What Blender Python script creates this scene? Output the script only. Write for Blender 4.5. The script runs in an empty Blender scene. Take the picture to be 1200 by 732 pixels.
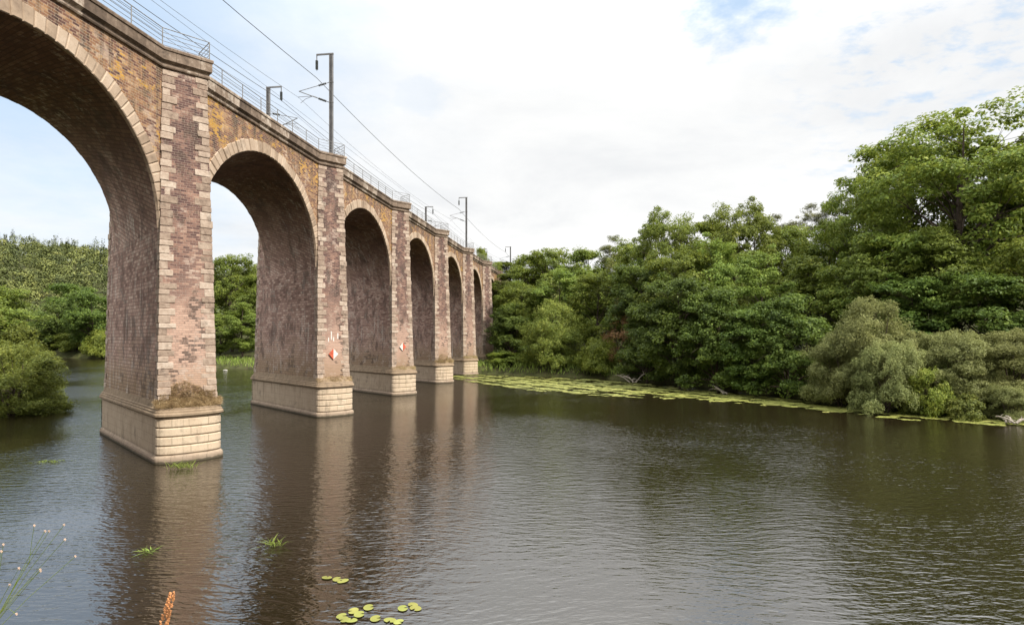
import bpy, math, random
import numpy as np
from mathutils import Vector

scene = bpy.context.scene
COL = scene.collection
rng = np.random.default_rng(7)
random.seed(7)
PI = math.pi

# ------------------------------------------------------------------ helpers
def tag(o, label=None, cat=None, group=None, kind=None):
    if label: o['label'] = label
    if cat: o['category'] = cat
    if group: o['group'] = group
    if kind: o['kind'] = kind
    return o

def empty(name, loc=(0, 0, 0), rz=0.0, parent=None):
    o = bpy.data.objects.new(name, None)
    o.empty_display_size = 0.5
    COL.objects.link(o)
    o.location = loc
    o.rotation_euler = (0, 0, rz)
    if parent: o.parent = parent
    return o

def link(name, me, parent=None, loc=(0, 0, 0), rz=0.0):
    o = bpy.data.objects.new(name, me)
    COL.objects.link(o)
    o.location = loc
    o.rotation_euler = (0, 0, rz)
    if parent: o.parent = parent
    return o

class MB:
    """collects faces with uv (metres) and a random value per piece"""
    def __init__(self):
        self.v, self.f, self.uv, self.r, self.m = [], [], [], [], []
    def face(self, pts, uvs=None, r=0.5, m=0):
        n = len(self.v)
        self.v.extend([tuple(p) for p in pts])
        self.f.append(tuple(range(n, n + len(pts))))
        if uvs is None:
            a, b, c = Vector(pts[0]), Vector(pts[1]), Vector(pts[2])
            nn = (b - a).cross(c - a)
            ax = max(range(3), key=lambda i: abs(nn[i]))
            if ax == 0: uvs = [(p[1], p[2]) for p in pts]
            elif ax == 1: uvs = [(p[0], p[2]) for p in pts]
            else: uvs = [(p[0], p[1]) for p in pts]
        self.uv.extend(uvs)
        self.r.append(r); self.m.append(m)
    def hexa(self, c, r=0.5, m=0, faces=(0, 1, 2, 3, 4, 5)):
        """c: 8 corners, bottom ring 0-3 (ccw seen from above), top ring 4-7"""
        F = [(3, 2, 1, 0), (4, 5, 6, 7), (0, 1, 5, 4), (1, 2, 6, 5), (2, 3, 7, 6), (3, 0, 4, 7)]
        for i in faces: self.face([c[k] for k in F[i]], r=r, m=m)
    def box(self, x0, x1, y0, y1, z0, z1, r=0.5, m=0):
        self.hexa([(x0, y0, z0), (x1, y0, z0), (x1, y1, z0), (x0, y1, z0),
                   (x0, y0, z1), (x1, y0, z1), (x1, y1, z1), (x0, y1, z1)], r, m)
    def tube(self, pts, rad, n=6, r=0.5, m=0, cap=True):
        pts = [Vector(p) for p in pts]
        if not hasattr(rad, '__len__'): rad = [rad] * len(pts)
        rings = []
        for i, p in enumerate(pts):
            d = (pts[min(i + 1, len(pts) - 1)] - pts[max(i - 1, 0)])
            if d.length < 1e-9: d = Vector((0, 0, 1))
            d.normalize()
            u = d.cross(Vector((0, 0, 1)))
            if u.length < 1e-3: u = Vector((1, 0, 0))
            u.normalize(); w = d.cross(u)
            rings.append([p + (u * math.cos(2 * PI * k / n) + w * math.sin(2 * PI * k / n)) * rad[i] for k in range(n)])
        for i in range(len(rings) - 1):
            for k in range(n):
                k2 = (k + 1) % n
                self.face([rings[i][k2], rings[i][k], rings[i + 1][k], rings[i + 1][k2]],
                          [(0, 0), (0.1, 0), (0.1, 1), (0, 1)], r, m)
        if cap:
            self.face(rings[0], r=r, m=m); self.face(rings[-1][::-1], r=r, m=m)
    def mesh(self, name, mats, smooth=False):
        me = bpy.data.meshes.new(name)
        me.from_pydata(self.v, [], self.f)
        ul = me.uv_layers.new(name='UVMap')
        ul.data.foreach_set('uv', np.array(self.uv, dtype=np.float32).ravel())
        a = me.attributes.new('rnd', 'FLOAT', 'FACE')
        a.data.foreach_set('value', np.array(self.r, dtype=np.float32))
        if not isinstance(mats, (list, tuple)): mats = [mats]
        for mt in mats: me.materials.append(mt)
        if len(mats) > 1: me.polygons.foreach_set('material_index', np.array(self.m, dtype=np.int32))
        if smooth:
            me.polygons.foreach_set('use_smooth', [True] * len(me.polygons))
        me.update()
        return me

def quads_mesh(name, P, mat, rnd=None, attr_n=4):
    """P: (n,4,3) array of quads -> mesh"""
    n = P.shape[0]
    me = bpy.data.meshes.new(name)
    me.vertices.add(n * 4); me.loops.add(n * 4); me.polygons.add(n)
    me.vertices.foreach_set('co', P.astype(np.float32).ravel())
    me.loops.foreach_set('vertex_index', np.arange(n * 4, dtype=np.int32))
    me.polygons.foreach_set('loop_start', np.arange(0, n * 4, 4, dtype=np.int32))
    me.polygons.foreach_set('loop_total', np.full(n, 4, dtype=np.int32))
    if rnd is not None:
        a = me.attributes.new('rnd', 'FLOAT', 'FACE')
        a.data.foreach_set('value', rnd.astype(np.float32))
    me.materials.append(mat)
    me.update(calc_edges=True)
    return me

# ------------------------------------------------------------------ node helpers
def new_mat(name):
    m = bpy.data.materials.new(name); m.use_nodes = True
    nt = m.node_tree; nt.nodes.clear()
    return m, nt
class NT:
    def __init__(self, nt): self.nt = nt
    def n(self, t, **kw):
        nd = self.nt.nodes.new(t)
        for k, v in kw.items():
            if k in ('inp',):
                for kk, vv in v.items(): self.set(nd.inputs[kk], vv)
            else: setattr(nd, k, v)
        return nd
    def set(self, sock, v):
        if isinstance(v, bpy.types.NodeSocket): self.nt.links.new(v, sock)
        elif isinstance(v, bpy.types.Node): self.nt.links.new(v.outputs[0], sock)
        else:
            if sock.type == 'RGBA' and hasattr(v, '__len__') and len(v) == 3: v = (*v, 1)
            sock.default_value = v
    def math(self, op, a, b=None, c=None, clamp=False):
        nd = self.nt.nodes.new('ShaderNodeMath'); nd.operation = op; nd.use_clamp = clamp
        for i, x in enumerate((a, b, c)):
            if x is not None: self.set(nd.inputs[i], x)
        return nd.outputs[0]
    def vmath(self, op, a, b=None, out=0):
        nd = self.nt.nodes.new('ShaderNodeVectorMath'); nd.operation = op
        self.set(nd.inputs[0], a)
        if b is not None: self.set(nd.inputs[1], b)
        return nd.outputs[out]
    def mix(self, f, a, b, blend='MIX'):
        nd = self.nt.nodes.new('ShaderNodeMix'); nd.data_type = 'RGBA'; nd.blend_type = blend
        self.set(nd.inputs[0], f); self.set(nd.inputs[6], a); self.set(nd.inputs[7], b)
        return nd.outputs[2]
    def noise(self, vec, scale, detail=3, rough=0.55, dist=0.0, out=0):
        nd = self.nt.nodes.new('ShaderNodeTexNoise')
        if vec is not None: self.set(nd.inputs['Vector'], vec)
        nd.inputs['Scale'].default_value = scale; nd.inputs['Detail'].default_value = detail
        nd.inputs['Roughness'].default_value = rough; nd.inputs['Distortion'].default_value = dist
        return nd.outputs[out]
    def ramp(self, f, stops, interp='LINEAR'):
        nd = self.nt.nodes.new('ShaderNodeValToRGB'); cr = nd.color_ramp; cr.interpolation = interp
        while len(cr.elements) < len(stops): cr.elements.new(0.5)
        for e, (p, c) in zip(cr.elements, stops):
            e.position = p
            e.color = (*c, 1) if hasattr(c, '__len__') else (c, c, c, 1)
        self.set(nd.inputs[0], f)
        return nd.outputs[0]
    def smooth(self, f, a, b):
        nd = self.nt.nodes.new('ShaderNodeMapRange'); nd.interpolation_type = 'SMOOTHSTEP'
        self.set(nd.inputs[0], f); nd.inputs[1].default_value = a; nd.inputs[2].default_value = b
        return nd.outputs[0]
    def mapping(self, vec, scale=(1, 1, 1), rot=(0, 0, 0), loc=(0, 0, 0)):
        nd = self.nt.nodes.new('ShaderNodeMapping'); self.set(nd.inputs[0], vec)
        nd.inputs['Scale'].default_value = scale; nd.inputs['Rotation'].default_value = rot
        nd.inputs['Location'].default_value = loc
        return nd.outputs[0]

def principled(N, color, rough=0.85, normal=None, spec=0.3, metal=0.0):
    p = N.n('ShaderNodeBsdfPrincipled')
    N.set(p.inputs['Base Color'], color); N.set(p.inputs['Roughness'], rough)
    p.inputs['Specular IOR Level'].default_value = spec; p.inputs['Metallic'].default_value = metal
    if normal is not None: N.set(p.inputs['Normal'], normal)
    o = N.n('ShaderNodeOutputMaterial'); N.nt.links.new(p.outputs[0], o.inputs[0])
    return p

def bump(N, h, strength=0.5, dist=0.02, normal=None):
    b = N.n('ShaderNodeBump'); N.set(b.inputs['Height'], h)
    b.inputs['Strength'].default_value = strength; b.inputs['Distance'].default_value = dist
    if normal is not None: N.set(b.inputs['Normal'], normal)
    return b.outputs[0]

def masonry(name, stops, mortar, bw=0.34, bh=0.135, ms=0.012, rot=0.0, streak=0.0, lower=None, upper=None, lichen=0.0,
            pale=0.25, offs=0.0, soot=0.6, zj=14.0, drip=0.0):
    """coursed stone/brick on the UV map in metres; weathering from world position"""
    m, nt = new_mat(name); N = NT(nt)
    uv = N.n('ShaderNodeUVMap').outputs[0]
    geo = N.n('ShaderNodeNewGeometry'); pos = geo.outputs['Position']
    wob = N.noise(uv, 1.9, 3, 0.55, out=1)
    uvw = N.vmath('ADD', N.mapping(uv, rot=(0, 0, rot), loc=(offs, offs * .3, 0)),
                  N.vmath('MULTIPLY', N.vmath('SUBTRACT', wob, (0.5, 0.5, 0.5)), (0.13, 0.065, 0)))
    br = N.n('ShaderNodeTexBrick', offset=0.47, squash=1.0)
    N.set(br.inputs['Vector'], uvw)
    N.set(br.inputs['Color1'], (0, 0, 0)); N.set(br.inputs['Color2'], (1, 1, 1)); N.set(br.inputs['Mortar'], (0.5, 0.5, 0.5))
    br.inputs['Scale'].default_value = 1.0; br.inputs['Brick Width'].default_value = bw; br.inputs['Row Height'].default_value = bh
    br.inputs['Mortar Size'].default_value = ms; br.inputs['Mortar Smooth'].default_value = 0.3
    rv = br.outputs['Color']
    rj = N.math('MULTIPLY_ADD', rv, 0.16, -0.08)
    fine = N.noise(pos, 9.0, 4, 0.65)
    blotch = N.noise(pos, 0.55, 4, 0.6)
    t = N.math('ADD', N.math('MULTIPLY', rv, 0.62), N.math('MULTIPLY_ADD', fine, 0.5, -0.06))
    t = N.math('ADD', t, N.math('MULTIPLY_ADD', blotch, 0.75, -0.4), clamp=True)
    col = N.ramp(t, stops)
    sx = N.n('ShaderNodeSeparateXYZ'); N.set(sx.inputs[0], pos); z = sx.outputs[2]
    zn = N.math('ADD', N.math('ADD', z, N.math('MULTIPLY', rj, zj)), N.math('MULTIPLY_ADD', N.noise(pos, 0.35, 4, 0.6), 9.0, -4.5))
    if lower:
        f = N.math('MULTIPLY', N.smooth(zn, lower[1], lower[0]), lower[3])
        lowc = N.mix(N.math('MULTIPLY', rv, 0.45), lower[2], tuple(c * 0.55 for c in lower[2]))
        col = N.mix(f, col, lowc)
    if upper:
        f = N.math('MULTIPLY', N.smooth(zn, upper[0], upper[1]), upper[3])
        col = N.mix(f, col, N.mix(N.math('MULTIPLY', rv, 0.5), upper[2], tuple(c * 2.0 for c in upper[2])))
    # earth and algae near the base
    f = N.smooth(N.math('ADD', z, N.math('MULTIPLY_ADD', N.noise(pos, 1.3, 3), 2.4, -1.2)), 5.6, 3.4)
    col = N.mix(N.math('MULTIPLY', f, 0.6), col, (0.24, 0.165, 0.09))
    # pale lime patches
    pf = N.smooth(N.math('ADD', N.noise(pos, 0.9, 6, 0.68), rj), 0.56, 0.66)
    col = N.mix(N.math('MULTIPLY', pf, pale), col, (0.46, 0.37, 0.31))
    # dark soot patches
    df = N.smooth(N.math('ADD', N.noise(N.mapping(pos, scale=(1, 1, 0.55), loc=(13, 5, 2)), 0.8, 5, 0.65), rj), 0.53, 0.64)
    col = N.mix(N.math('MULTIPLY', df, soot), col, (0.035, 0.026, 0.024))
    if drip:
        dv_ = N.noise(N.mapping(pos, scale=(1.4, 1.4, 0.05)), 2.2, 4, 0.6)
        dz = N.smooth(N.math('ADD', z, N.math('MULTIPLY_ADD', N.noise(pos, 0.7, 2), 6.0, -3.0)), 14.0, 20.5)
        col = N.mix(N.math('MULTIPLY', N.math('MULTIPLY', N.smooth(dv_, .48, .62), dz), drip), col, (0.040, 0.030, 0.026))
    if streak:
        sv = N.mapping(pos, scale=(1.5, 1.5, 0.16))
        sf = N.smooth(N.noise(sv, 1.6, 5, 0.7), 0.53, 0.68)
        sf = N.math('MULTIPLY', sf, N.smooth(N.noise(pos, 0.22, 2), 0.42, 0.6))
        col = N.mix(N.math('MULTIPLY', sf, streak), col, (0.58, 0.51, 0.45))
    if lichen:
        lf = N.smooth(N.math('ADD', N.noise(N.mapping(pos, loc=(3, 9, 31)), 0.5, 5, 0.7), rj), 0.55, 0.66)
        col = N.mix(N.math('MULTIPLY', lf, lichen), col, (0.55, 0.30, 0.045))
    col = N.mix(N.math('MULTIPLY', br.outputs['Fac'], 0.62), col, mortar)
    h = N.math('ADD', N.math('MULTIPLY', br.outputs['Fac'], -1.0), N.math('MULTIPLY', N.math('ADD', fine, rv), 0.45))
    principled(N, col, 0.92, bump(N, h, 0.8, 0.03), 0.2)
    return m

def stone(name, stops, scale=2.5, brick=None, stain=0.35, foot=False, bstr=0.6):
    """dressed stones: one tint per block from the 'rnd' attribute plus grain and stains"""
    m, nt = new_mat(name); N = NT(nt)
    geo = N.n('ShaderNodeNewGeometry'); pos = geo.outputs['Position']
    at = N.n('ShaderNodeAttribute', attribute_name='rnd'); rv = at.outputs['Fac']
    fine = N.noise(pos, 14.0, 5, 0.7); mid = N.noise(pos, scale, 5, 0.62)
    t = N.math('ADD', N.math('MULTIPLY', rv, 0.5), N.math('MULTIPLY_ADD', mid, 0.9, -0.22), clamp=True)
    col = N.ramp(t, stops)
    col = N.mix(N.math('MULTIPLY', N.smooth(fine, 0.5, 0.75), 0.35), col, (0.10, 0.075, 0.055))
    st = N.smooth(N.noise(N.mapping(pos, loc=(5, 1, 9)), 1.1, 5, 0.68), 0.55, 0.72)
    col = N.mix(N.math('MULTIPLY', st, stain), col, (0.06, 0.048, 0.04))
    h = N.math('ADD', N.math('MULTIPLY', fine, 0.5), mid)
    if brick:
        uv = N.n('ShaderNodeUVMap').outputs[0]
        br = N.n('ShaderNodeTexBrick', offset=0.5); N.set(br.inputs['Vector'], uv)
        br.inputs['Scale'].default_value = 1; br.inputs['Brick Width'].default_value = brick[0]; br.inputs['Row Height'].default_value = brick[1]
        br.inputs['Mortar Size'].default_value = brick[2]
        col = N.mix(N.math('MULTIPLY', br.outputs['Fac'], 0.7), col, (0.09, 0.065, 0.045))
        h = N.math('ADD', h, N.math('MULTIPLY', br.outputs['Fac'], -1.5))
    if foot:
        sx = N.n('ShaderNodeSeparateXYZ'); N.set(sx.inputs[0], pos); z = sx.outputs[2]
        f = N.smooth(N.math('ADD', z, N.math('MULTIPLY_ADD', N.noise(pos, 2.0, 3), 0.5, -0.25)), 0.65, 0.25)
        col = N.mix(N.math('MULTIPLY', f, 0.65), col, (0.17, 0.125, 0.095))
        f = N.smooth(N.math('ADD', z, N.math('MULTIPLY_ADD', N.noise(pos, 3.0, 3), 0.16, -0.08)), 0.16, 0.06)
        col = N.mix(N.math('MULTIPLY', f, 0.85), col, (0.045, 0.04, 0.025))
        dr = N.noise(N.mapping(pos, scale=(2, 2, .25)), 2.0, 4, .6)
        col = N.mix(N.math('MULTIPLY', N.smooth(dr, .54, .68), .45), col, (0.12, 0.088, 0.06))
    principled(N, col, 0.9, bump(N, h, bstr, 0.03), 0.25)
    return m

def plain(name, c, rough=0.6, metal=0.0, var=0.3, scale=6.0):
    m, nt = new_mat(name); N = NT(nt)
    pos = N.n('ShaderNodeTexCoord').outputs['Object']
    f = N.noise(pos, scale, 4, 0.6)
    col = N.mix(N.smooth(f, 0.3, 0.7), tuple(x * (1 - var) for x in c), tuple(min(1, x * (1 + var * .6)) for x in c))
    principled(N, col, rough, None, 0.35, metal)
    return m

def leafmat(name, dark, light, yellow, hue=0.5, trans=0.35, scale=0.35):
    m, nt = new_mat(name); N = NT(nt)
    geo = N.n('ShaderNodeNewGeometry')
    ri = geo.outputs['Random Per Island']
    oi = N.n('ShaderNodeObjectInfo')
    clump = N.noise(geo.outputs['Position'], scale, 3, 0.6)
    t = N.math('ADD', N.math('MULTIPLY', ri, 0.55), N.math('MULTIPLY_ADD', clump, 1.1, -0.32), clamp=True)
    t = N.math('ADD', t, N.math('MULTIPLY_ADD', oi.outputs['Random'], 0.24, -0.12), clamp=True)
    col = N.ramp(t, [(0.1, dark), (0.62, light), (1.0, yellow)])
    hs = N.n('ShaderNodeHueSaturation')
    N.set(hs.inputs['Color'], col)
    N.set(hs.inputs['Hue'], N.math('MULTIPLY_ADD', oi.outputs['Random'], 0.03, hue - .015))
    col = hs.outputs[0]
    d = N.n('ShaderNodeBsdfPrincipled'); N.set(d.inputs['Base Color'], col); d.inputs['Roughness'].default_value = 0.55
    d.inputs['Specular IOR Level'].default_value = 0.25
    tr = N.n('ShaderNodeBsdfTranslucent'); N.set(tr.inputs[0], N.mix(0.5, col, yellow))
    mx = N.n('ShaderNodeMixShader'); mx.inputs[0].default_value = trans
    nt.links.new(d.outputs[0], mx.inputs[1]); nt.links.new(tr.outputs[0], mx.inputs[2])
    o = N.n('ShaderNodeOutputMaterial'); nt.links.new(mx.outputs[0], o.inputs[0])
    return m

# ------------------------------------------------------------------ materials
M = {}
M['spandrel'] = masonry('spandrel_masonry', [(0.0, (0.055, 0.034, 0.036)), (0.26, (0.170, 0.086, 0.062)), (0.5, (0.30, 0.165, 0.085)),
                        (0.76, (0.40, 0.25, 0.15)), (1.0, (0.50, 0.38, 0.26))], (0.40, 0.32, 0.24), 0.34, 0.125, 0.014, lichen=0.75, pale=0.5, soot=0.75, drip=.6)
barrel = [(0.0, (0.13, 0.078, 0.068)), (0.35, (0.31, 0.195, 0.16)), (0.7, (0.50, 0.345, 0.285)), (1.0, (0.66, 0.54, 0.46))]
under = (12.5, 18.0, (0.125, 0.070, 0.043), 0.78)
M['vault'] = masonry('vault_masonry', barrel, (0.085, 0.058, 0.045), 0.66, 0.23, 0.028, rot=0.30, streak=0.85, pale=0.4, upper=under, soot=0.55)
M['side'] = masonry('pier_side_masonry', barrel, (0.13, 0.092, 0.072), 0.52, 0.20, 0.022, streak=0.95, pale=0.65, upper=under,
                    lower=(3.0, 7.0, (0.52, 0.385, 0.28), 0.55), soot=0.6)
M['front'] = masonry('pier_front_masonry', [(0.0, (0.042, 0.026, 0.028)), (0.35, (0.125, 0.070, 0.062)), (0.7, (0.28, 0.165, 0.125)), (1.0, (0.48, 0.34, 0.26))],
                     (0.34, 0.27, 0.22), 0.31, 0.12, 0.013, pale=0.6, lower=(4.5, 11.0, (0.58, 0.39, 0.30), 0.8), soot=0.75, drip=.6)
M['quoin'] = stone('quoin_stone', [(0.0, (0.10, 0.072, 0.058)), (0.25, (0.25, 0.185, 0.142)), (0.6, (0.40, 0.315, 0.25)), (1.0, (0.56, 0.485, 0.41))], 4.5, stain=0.75, bstr=1.0)
M['voussoir'] = stone('voussoir_stone', [(0.0, (0.20, 0.145, 0.105)), (0.35, (0.36, 0.27, 0.195)), (0.7, (0.44, 0.34, 0.255)), (1.0, (0.52, 0.43, 0.34))], 1.8, stain=0.4)
M['plinth'] = stone('plinth_granite', [(0.0, (0.30, 0.225, 0.155)), (0.4, (0.50, 0.395, 0.285)), (1.0, (0.63, 0.53, 0.405))], 1.6, brick=(1.7, 0.46, 0.012), stain=0.42, foot=True, bstr=0.4)
M['plinth_side'] = stone('plinth_side_granite', [(0.0, (0.24, 0.18, 0.125)), (0.4, (0.40, 0.31, 0.225)), (1.0, (0.50, 0.405, 0.305))], 1.2, brick=(1.9, 0.46, 0.006), stain=0.45, foot=True, bstr=0.4)
M['cap'] = stone('cap_stone', [(0.0, (0.12, 0.09, 0.06)), (0.5, (0.27, 0.20, 0.135)), (1.0, (0.40, 0.31, 0.22))], 2.5, stain=0.6)
M['cornice'] = stone('cornice_stone', [(0.0, (0.050, 0.036, 0.028)), (0.4, (0.135, 0.098, 0.072)), (0.62, (0.22, 0.165, 0.125)), (0.85, (0.50, 0.43, 0.36)), (1.0, (0.62, 0.55, 0.47))], 3.0, brick=(1.3, 3.0, 0.012), stain=0.75)
M['ballast'] = plain('ballast_stone', (0.22, 0.20, 0.18), 0.95, 0, 0.5, 25)
M['steel'] = plain('galvanised_steel', (0.22, 0.215, 0.21), 0.55, 0.3, 0.25, 3)
M['mast'] = plain('painted_mast_steel', (0.16, 0.155, 0.155), 0.55, 0.2, 0.25, 2)
M['insul'] = plain('insulator_glass', (0.05, 0.055, 0.055), 0.25, 0, 0.2)
M['wire'] = plain('copper_wire', (0.10, 0.095, 0.09), 0.5, 0.5, 0.1)
M['red'] = plain('sign_red', (0.52, 0.105, 0.055), 0.7, 0, 0.45, 5)
M['white'] = plain('sign_white', (0.66, 0.63, 0.58), 0.7, 0, 0.25, 5)
M['chalk'] = plain('white_paint_mark', (0.62, 0.57, 0.53), 0.8, 0, 0.25, 9)
M['bark'] = plain('bark', (0.075, 0.055, 0.042), 0.95, 0, 0.5, 3)
M['deadwood'] = plain('dead_wood', (0.30, 0.26, 0.215), 0.9, 0, 0.4, 4)
M['straw'] = leafmat('dry_straw', (0.20, 0.125, 0.065), (0.45, 0.315, 0.18), (0.66, 0.52, 0.33), hue=.515, trans=0.2, scale=2.2)
M['grass'] = leafmat('green_grass', (0.10, 0.14, 0.025), (0.20, 0.27, 0.05), (0.32, 0.36, 0.09), trans=0.3, scale=1.0)
M['lily'] = leafmat('lily_leaf', (0.10, 0.115, 0.025), (0.26, 0.265, 0.065), (0.42, 0.40, 0.13), trans=0.0, scale=0.9)
M['flower'] = plain('pale_flower', (0.50, 0.36, 0.27), 0.7, 0, 0.3, 20)
M['seed'] = plain('rusty_seed_head', (0.45, 0.20, 0.08), 0.8, 0, 0.4, 20)
L = {}
L['ash'] = leafmat('ash_leaves', (0.052, 0.087, 0.012), (0.152, 0.218, 0.032), (0.329, 0.373, 0.060), hue=.485)
L['alder'] = leafmat('alder_leaves', (0.032, 0.066, 0.012), (0.095, 0.160, 0.026), (0.199, 0.274, 0.048), hue=.485)
L['oak'] = leafmat('oak_leaves', (0.045, 0.079, 0.012), (0.135, 0.196, 0.027), (0.294, 0.331, 0.055), hue=.485)
L['robinia'] = leafmat('light_green_leaves', (0.066, 0.105, 0.016), (0.178, 0.248, 0.040), (0.345, 0.400, 0.080), hue=.497)
L['willow'] = leafmat('willow_leaves', (0.095, 0.108, 0.030), (0.225, 0.250, 0.085), (0.40, 0.41, 0.155), hue=.497)
L['sallow'] = leafmat('sallow_leaves', (0.058, 0.088, 0.015), (0.170, 0.210, 0.036), (0.360, 0.375, 0.075), hue=.495)
L['pine'] = leafmat('pine_needles', (0.052, 0.069, 0.017), (0.121, 0.141, 0.034), (0.226, 0.216, 0.060), hue=.485, trans=0.15)
L['shrub'] = leafmat('shrub_leaves', (0.070, 0.116, 0.017), (0.182, 0.249, 0.036), (0.346, 0.388, 0.066), hue=.485)
L['dead'] = leafmat('dead_leaves', (0.148, 0.079, 0.037), (0.277, 0.150, 0.071), (0.433, 0.255, 0.115), trans=0.15)
L['yellow'] = leafmat('yellowing_leaves', (0.075, 0.105, 0.02), (0.19, 0.215, 0.045), (0.34, 0.33, 0.08), hue=.5)

# ------------------------------------------------------------------ camera
CAMZ, F, U0, V0 = 6.4, 700.0, 600.0, 394.5
cd = bpy.data.cameras.new('Camera'); cam = bpy.data.objects.new('Camera', cd); COL.objects.link(cam)
cam.location = (0, 0, CAMZ); cam.rotation_euler = (PI / 2, 0, 0)
cd.sensor_width = 36; cd.lens = 36 * F / 1200; cd.shift_y = (V0 - 366) / 1200
cd.clip_end = 6000; cd.clip_start = 0.1
scene.camera = cam
def px(u, z): return (u - U0) / F * z
def ph(v, z): return CAMZ + (V0 - v) / F * z

# ------------------------------------------------------------------ terrain
RIGHT = [(400, -260), (210, -110), (120, -28), (82, 6), (62, 24), (50, 35), (41, 44), (34, 50.5), (30, 62), (23, 79), (13.5, 92), (0, 99.5),
         (-6, 104), (-20, 108), (-38, 112), (-55, 120), (-85, 142), (-118, 174), (-150, 188), (-210, 196), (-330, 180)]
LEFT = [(-330, 130), (-240, 142), (-180, 140), (-130, 122), (-92, 94), (-62, 66), (-44, 48), (-37, 39), (-25, 23), (-17, 12), (-8, 9), (6, 7.5), (16, 0),
        (30, -18), (60, -50), (170, -160), (300, -300)]
def seg_dist(X, Y, pl):
    D = np.full(X.shape, 1e9)
    for (x0, y0), (x1, y1) in zip(pl[:-1], pl[1:]):
        dx, dy = x1 - x0, y1 - y0
        t = np.clip(((X - x0) * dx + (Y - y0) * dy) / (dx * dx + dy * dy), 0, 1)
        D = np.minimum(D, np.hypot(X - x0 - t * dx, Y - y0 - t * dy))
    return D
def inside(X, Y, poly):
    c = np.zeros(X.shape, bool)
    n = len(poly)
    for i in range(n):
        x0, y0 = poly[i]; x1, y1 = poly[(i + 1) % n]
        if y0 == y1: continue
        k = ((y0 > Y) != (y1 > Y)) & (X < (x1 - x0) * (Y - y0) / (y1 - y0) + x0)
        c ^= k
    return c
BX, BY, BANG = -19.21, 23.7, math.atan2(0.98995, 0.1414)     # arch-one crown on the face line, viaduct heading
LSP, W = 17.5, 8.1
CA, SA = math.cos(BANG), math.sin(BANG)
def to_w(x, y): return (BX + x * CA - y * SA, BY + x * SA + y * CA)
def lump(X, Y, s):
    return (np.sin(X * 0.71 * s + 1.3) * np.sin(Y * 0.63 * s + 0.4) + 0.6 * np.sin(X * 1.37 * s + Y * 0.9 * s + 2) +
            0.4 * np.sin(Y * 2.1 * s - X * 1.7 * s)) / 2
def terrain(X, Y):
    X = np.asarray(X, float); Y = np.asarray(Y, float)
    dr, dl = seg_dist(X, Y, RIGHT), seg_dist(X, Y, LEFT)
    ins = inside(X, Y, RIGHT + LEFT)
    d = np.minimum(dr, dl)
    land_r = 0.25 + 0.63 * np.minimum(d, 1.2) + 0.09 * np.clip(d - 1.2, 0, 13) + 0.21 * np.maximum(d - 14.2, 0)
    far = np.clip((Y - 135) / 60, 0, 1) * np.clip((-X / np.maximum(Y, 1) - .08) / .25, 0, 1)
    hmax = 14 + far * (17 + 42 * np.clip((-X / np.maximum(Y, 1) - .48) / .46, 0, 1)) + .045 * np.minimum(d, 900)
    slope = 1 + 0.95 * far
    land_r = hmax * np.tanh(land_r * slope / hmax)
    land_l = 0.2 + 0.56 * np.minimum(d, 8.2) + 0.05 * np.maximum(d - 8.2, 0)
    land = np.where(dr < dl, land_r, land_l) + np.clip(d / 12, 0, 1) * 0.5 * lump(X, Y, 0.25) + np.clip(d / 60, 0, 1) * 2.5 * lump(X, Y, 0.04)
    river = -np.minimum(0.35 * d + 0.1, 2.2)
    h = np.where(ins, river, land)
    # railway embankments beyond both ends
    lx = (X - BX) * CA + (Y - BY) * SA; ly = -(X - BX) * SA + (Y - BY) * CA
    side = np.abs(ly - W / 2 - 0.386 * W * 0)
    emb = 20.7 - np.maximum(side - 5.0, 0) * 1.1 - np.maximum(0, 117 - lx) * 0.9
    emb2 = 20.7 - np.maximum(side - 5.0, 0) * 0.62 - np.maximum(0, lx + 47) * 1.2
    return np.where(ins, h, np.maximum(h, np.maximum(emb, emb2)))
def th(x, y): return float(terrain(np.array([x]), np.array([y]))[0])

def axis(lo, hi, d0, d1, step):
    a = list(np.arange(d0, d1 + 0.1, step))
    s, p = step, d1
    while p < hi: s *= 1.25; p += s; a.append(min(p, hi))
    s, p = step, d0
    while p > lo: s *= 1.25; p -= s; a.insert(0, max(p, lo))
    return np.array(a)
gx = axis(-1600, 1600, -170, 120, 1.6); gy = axis(-700, 2200, -16, 215, 1.6)
GX, GY = np.meshgrid(gx, gy)
GZ = terrain(GX, GY)
nx, ny = len(gx), len(gy)
me = bpy.data.meshes.new('ground')
idx = np.arange(nx * ny).reshape(ny, nx)
Q = np.stack([idx[:-1, :-1], idx[:-1, 1:], idx[1:, 1:], idx[1:, :-1]], -1).reshape(-1, 4)
me.from_pydata(np.stack([GX.ravel(), GY.ravel(), GZ.ravel()], -1).tolist(), [], Q.tolist())
me.polygons.foreach_set('use_smooth', [True] * len(me.polygons))
m, nt = new_mat('bank_ground'); N = NT(nt)
pos = N.n('ShaderNodeNewGeometry').outputs['Position']
col = N.ramp(N.noise(pos, 0.35, 5, 0.65), [(0.25, (0.030, 0.028, 0.014)), (0.5, (0.055, 0.065, 0.020)), (0.75, (0.105, 0.115, 0.035))])
col = N.mix(N.smooth(N.noise(pos, 3.0, 4, 0.6), 0.45, 0.7), col, (0.07, 0.052, 0.032))
principled(N, col, 0.95, bump(N, N.noise(pos, 2.5, 5, 0.7), 0.8, 0.25), 0.15)
me.materials.append(m)
tag(link('ground', me), kind='structure')

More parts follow.
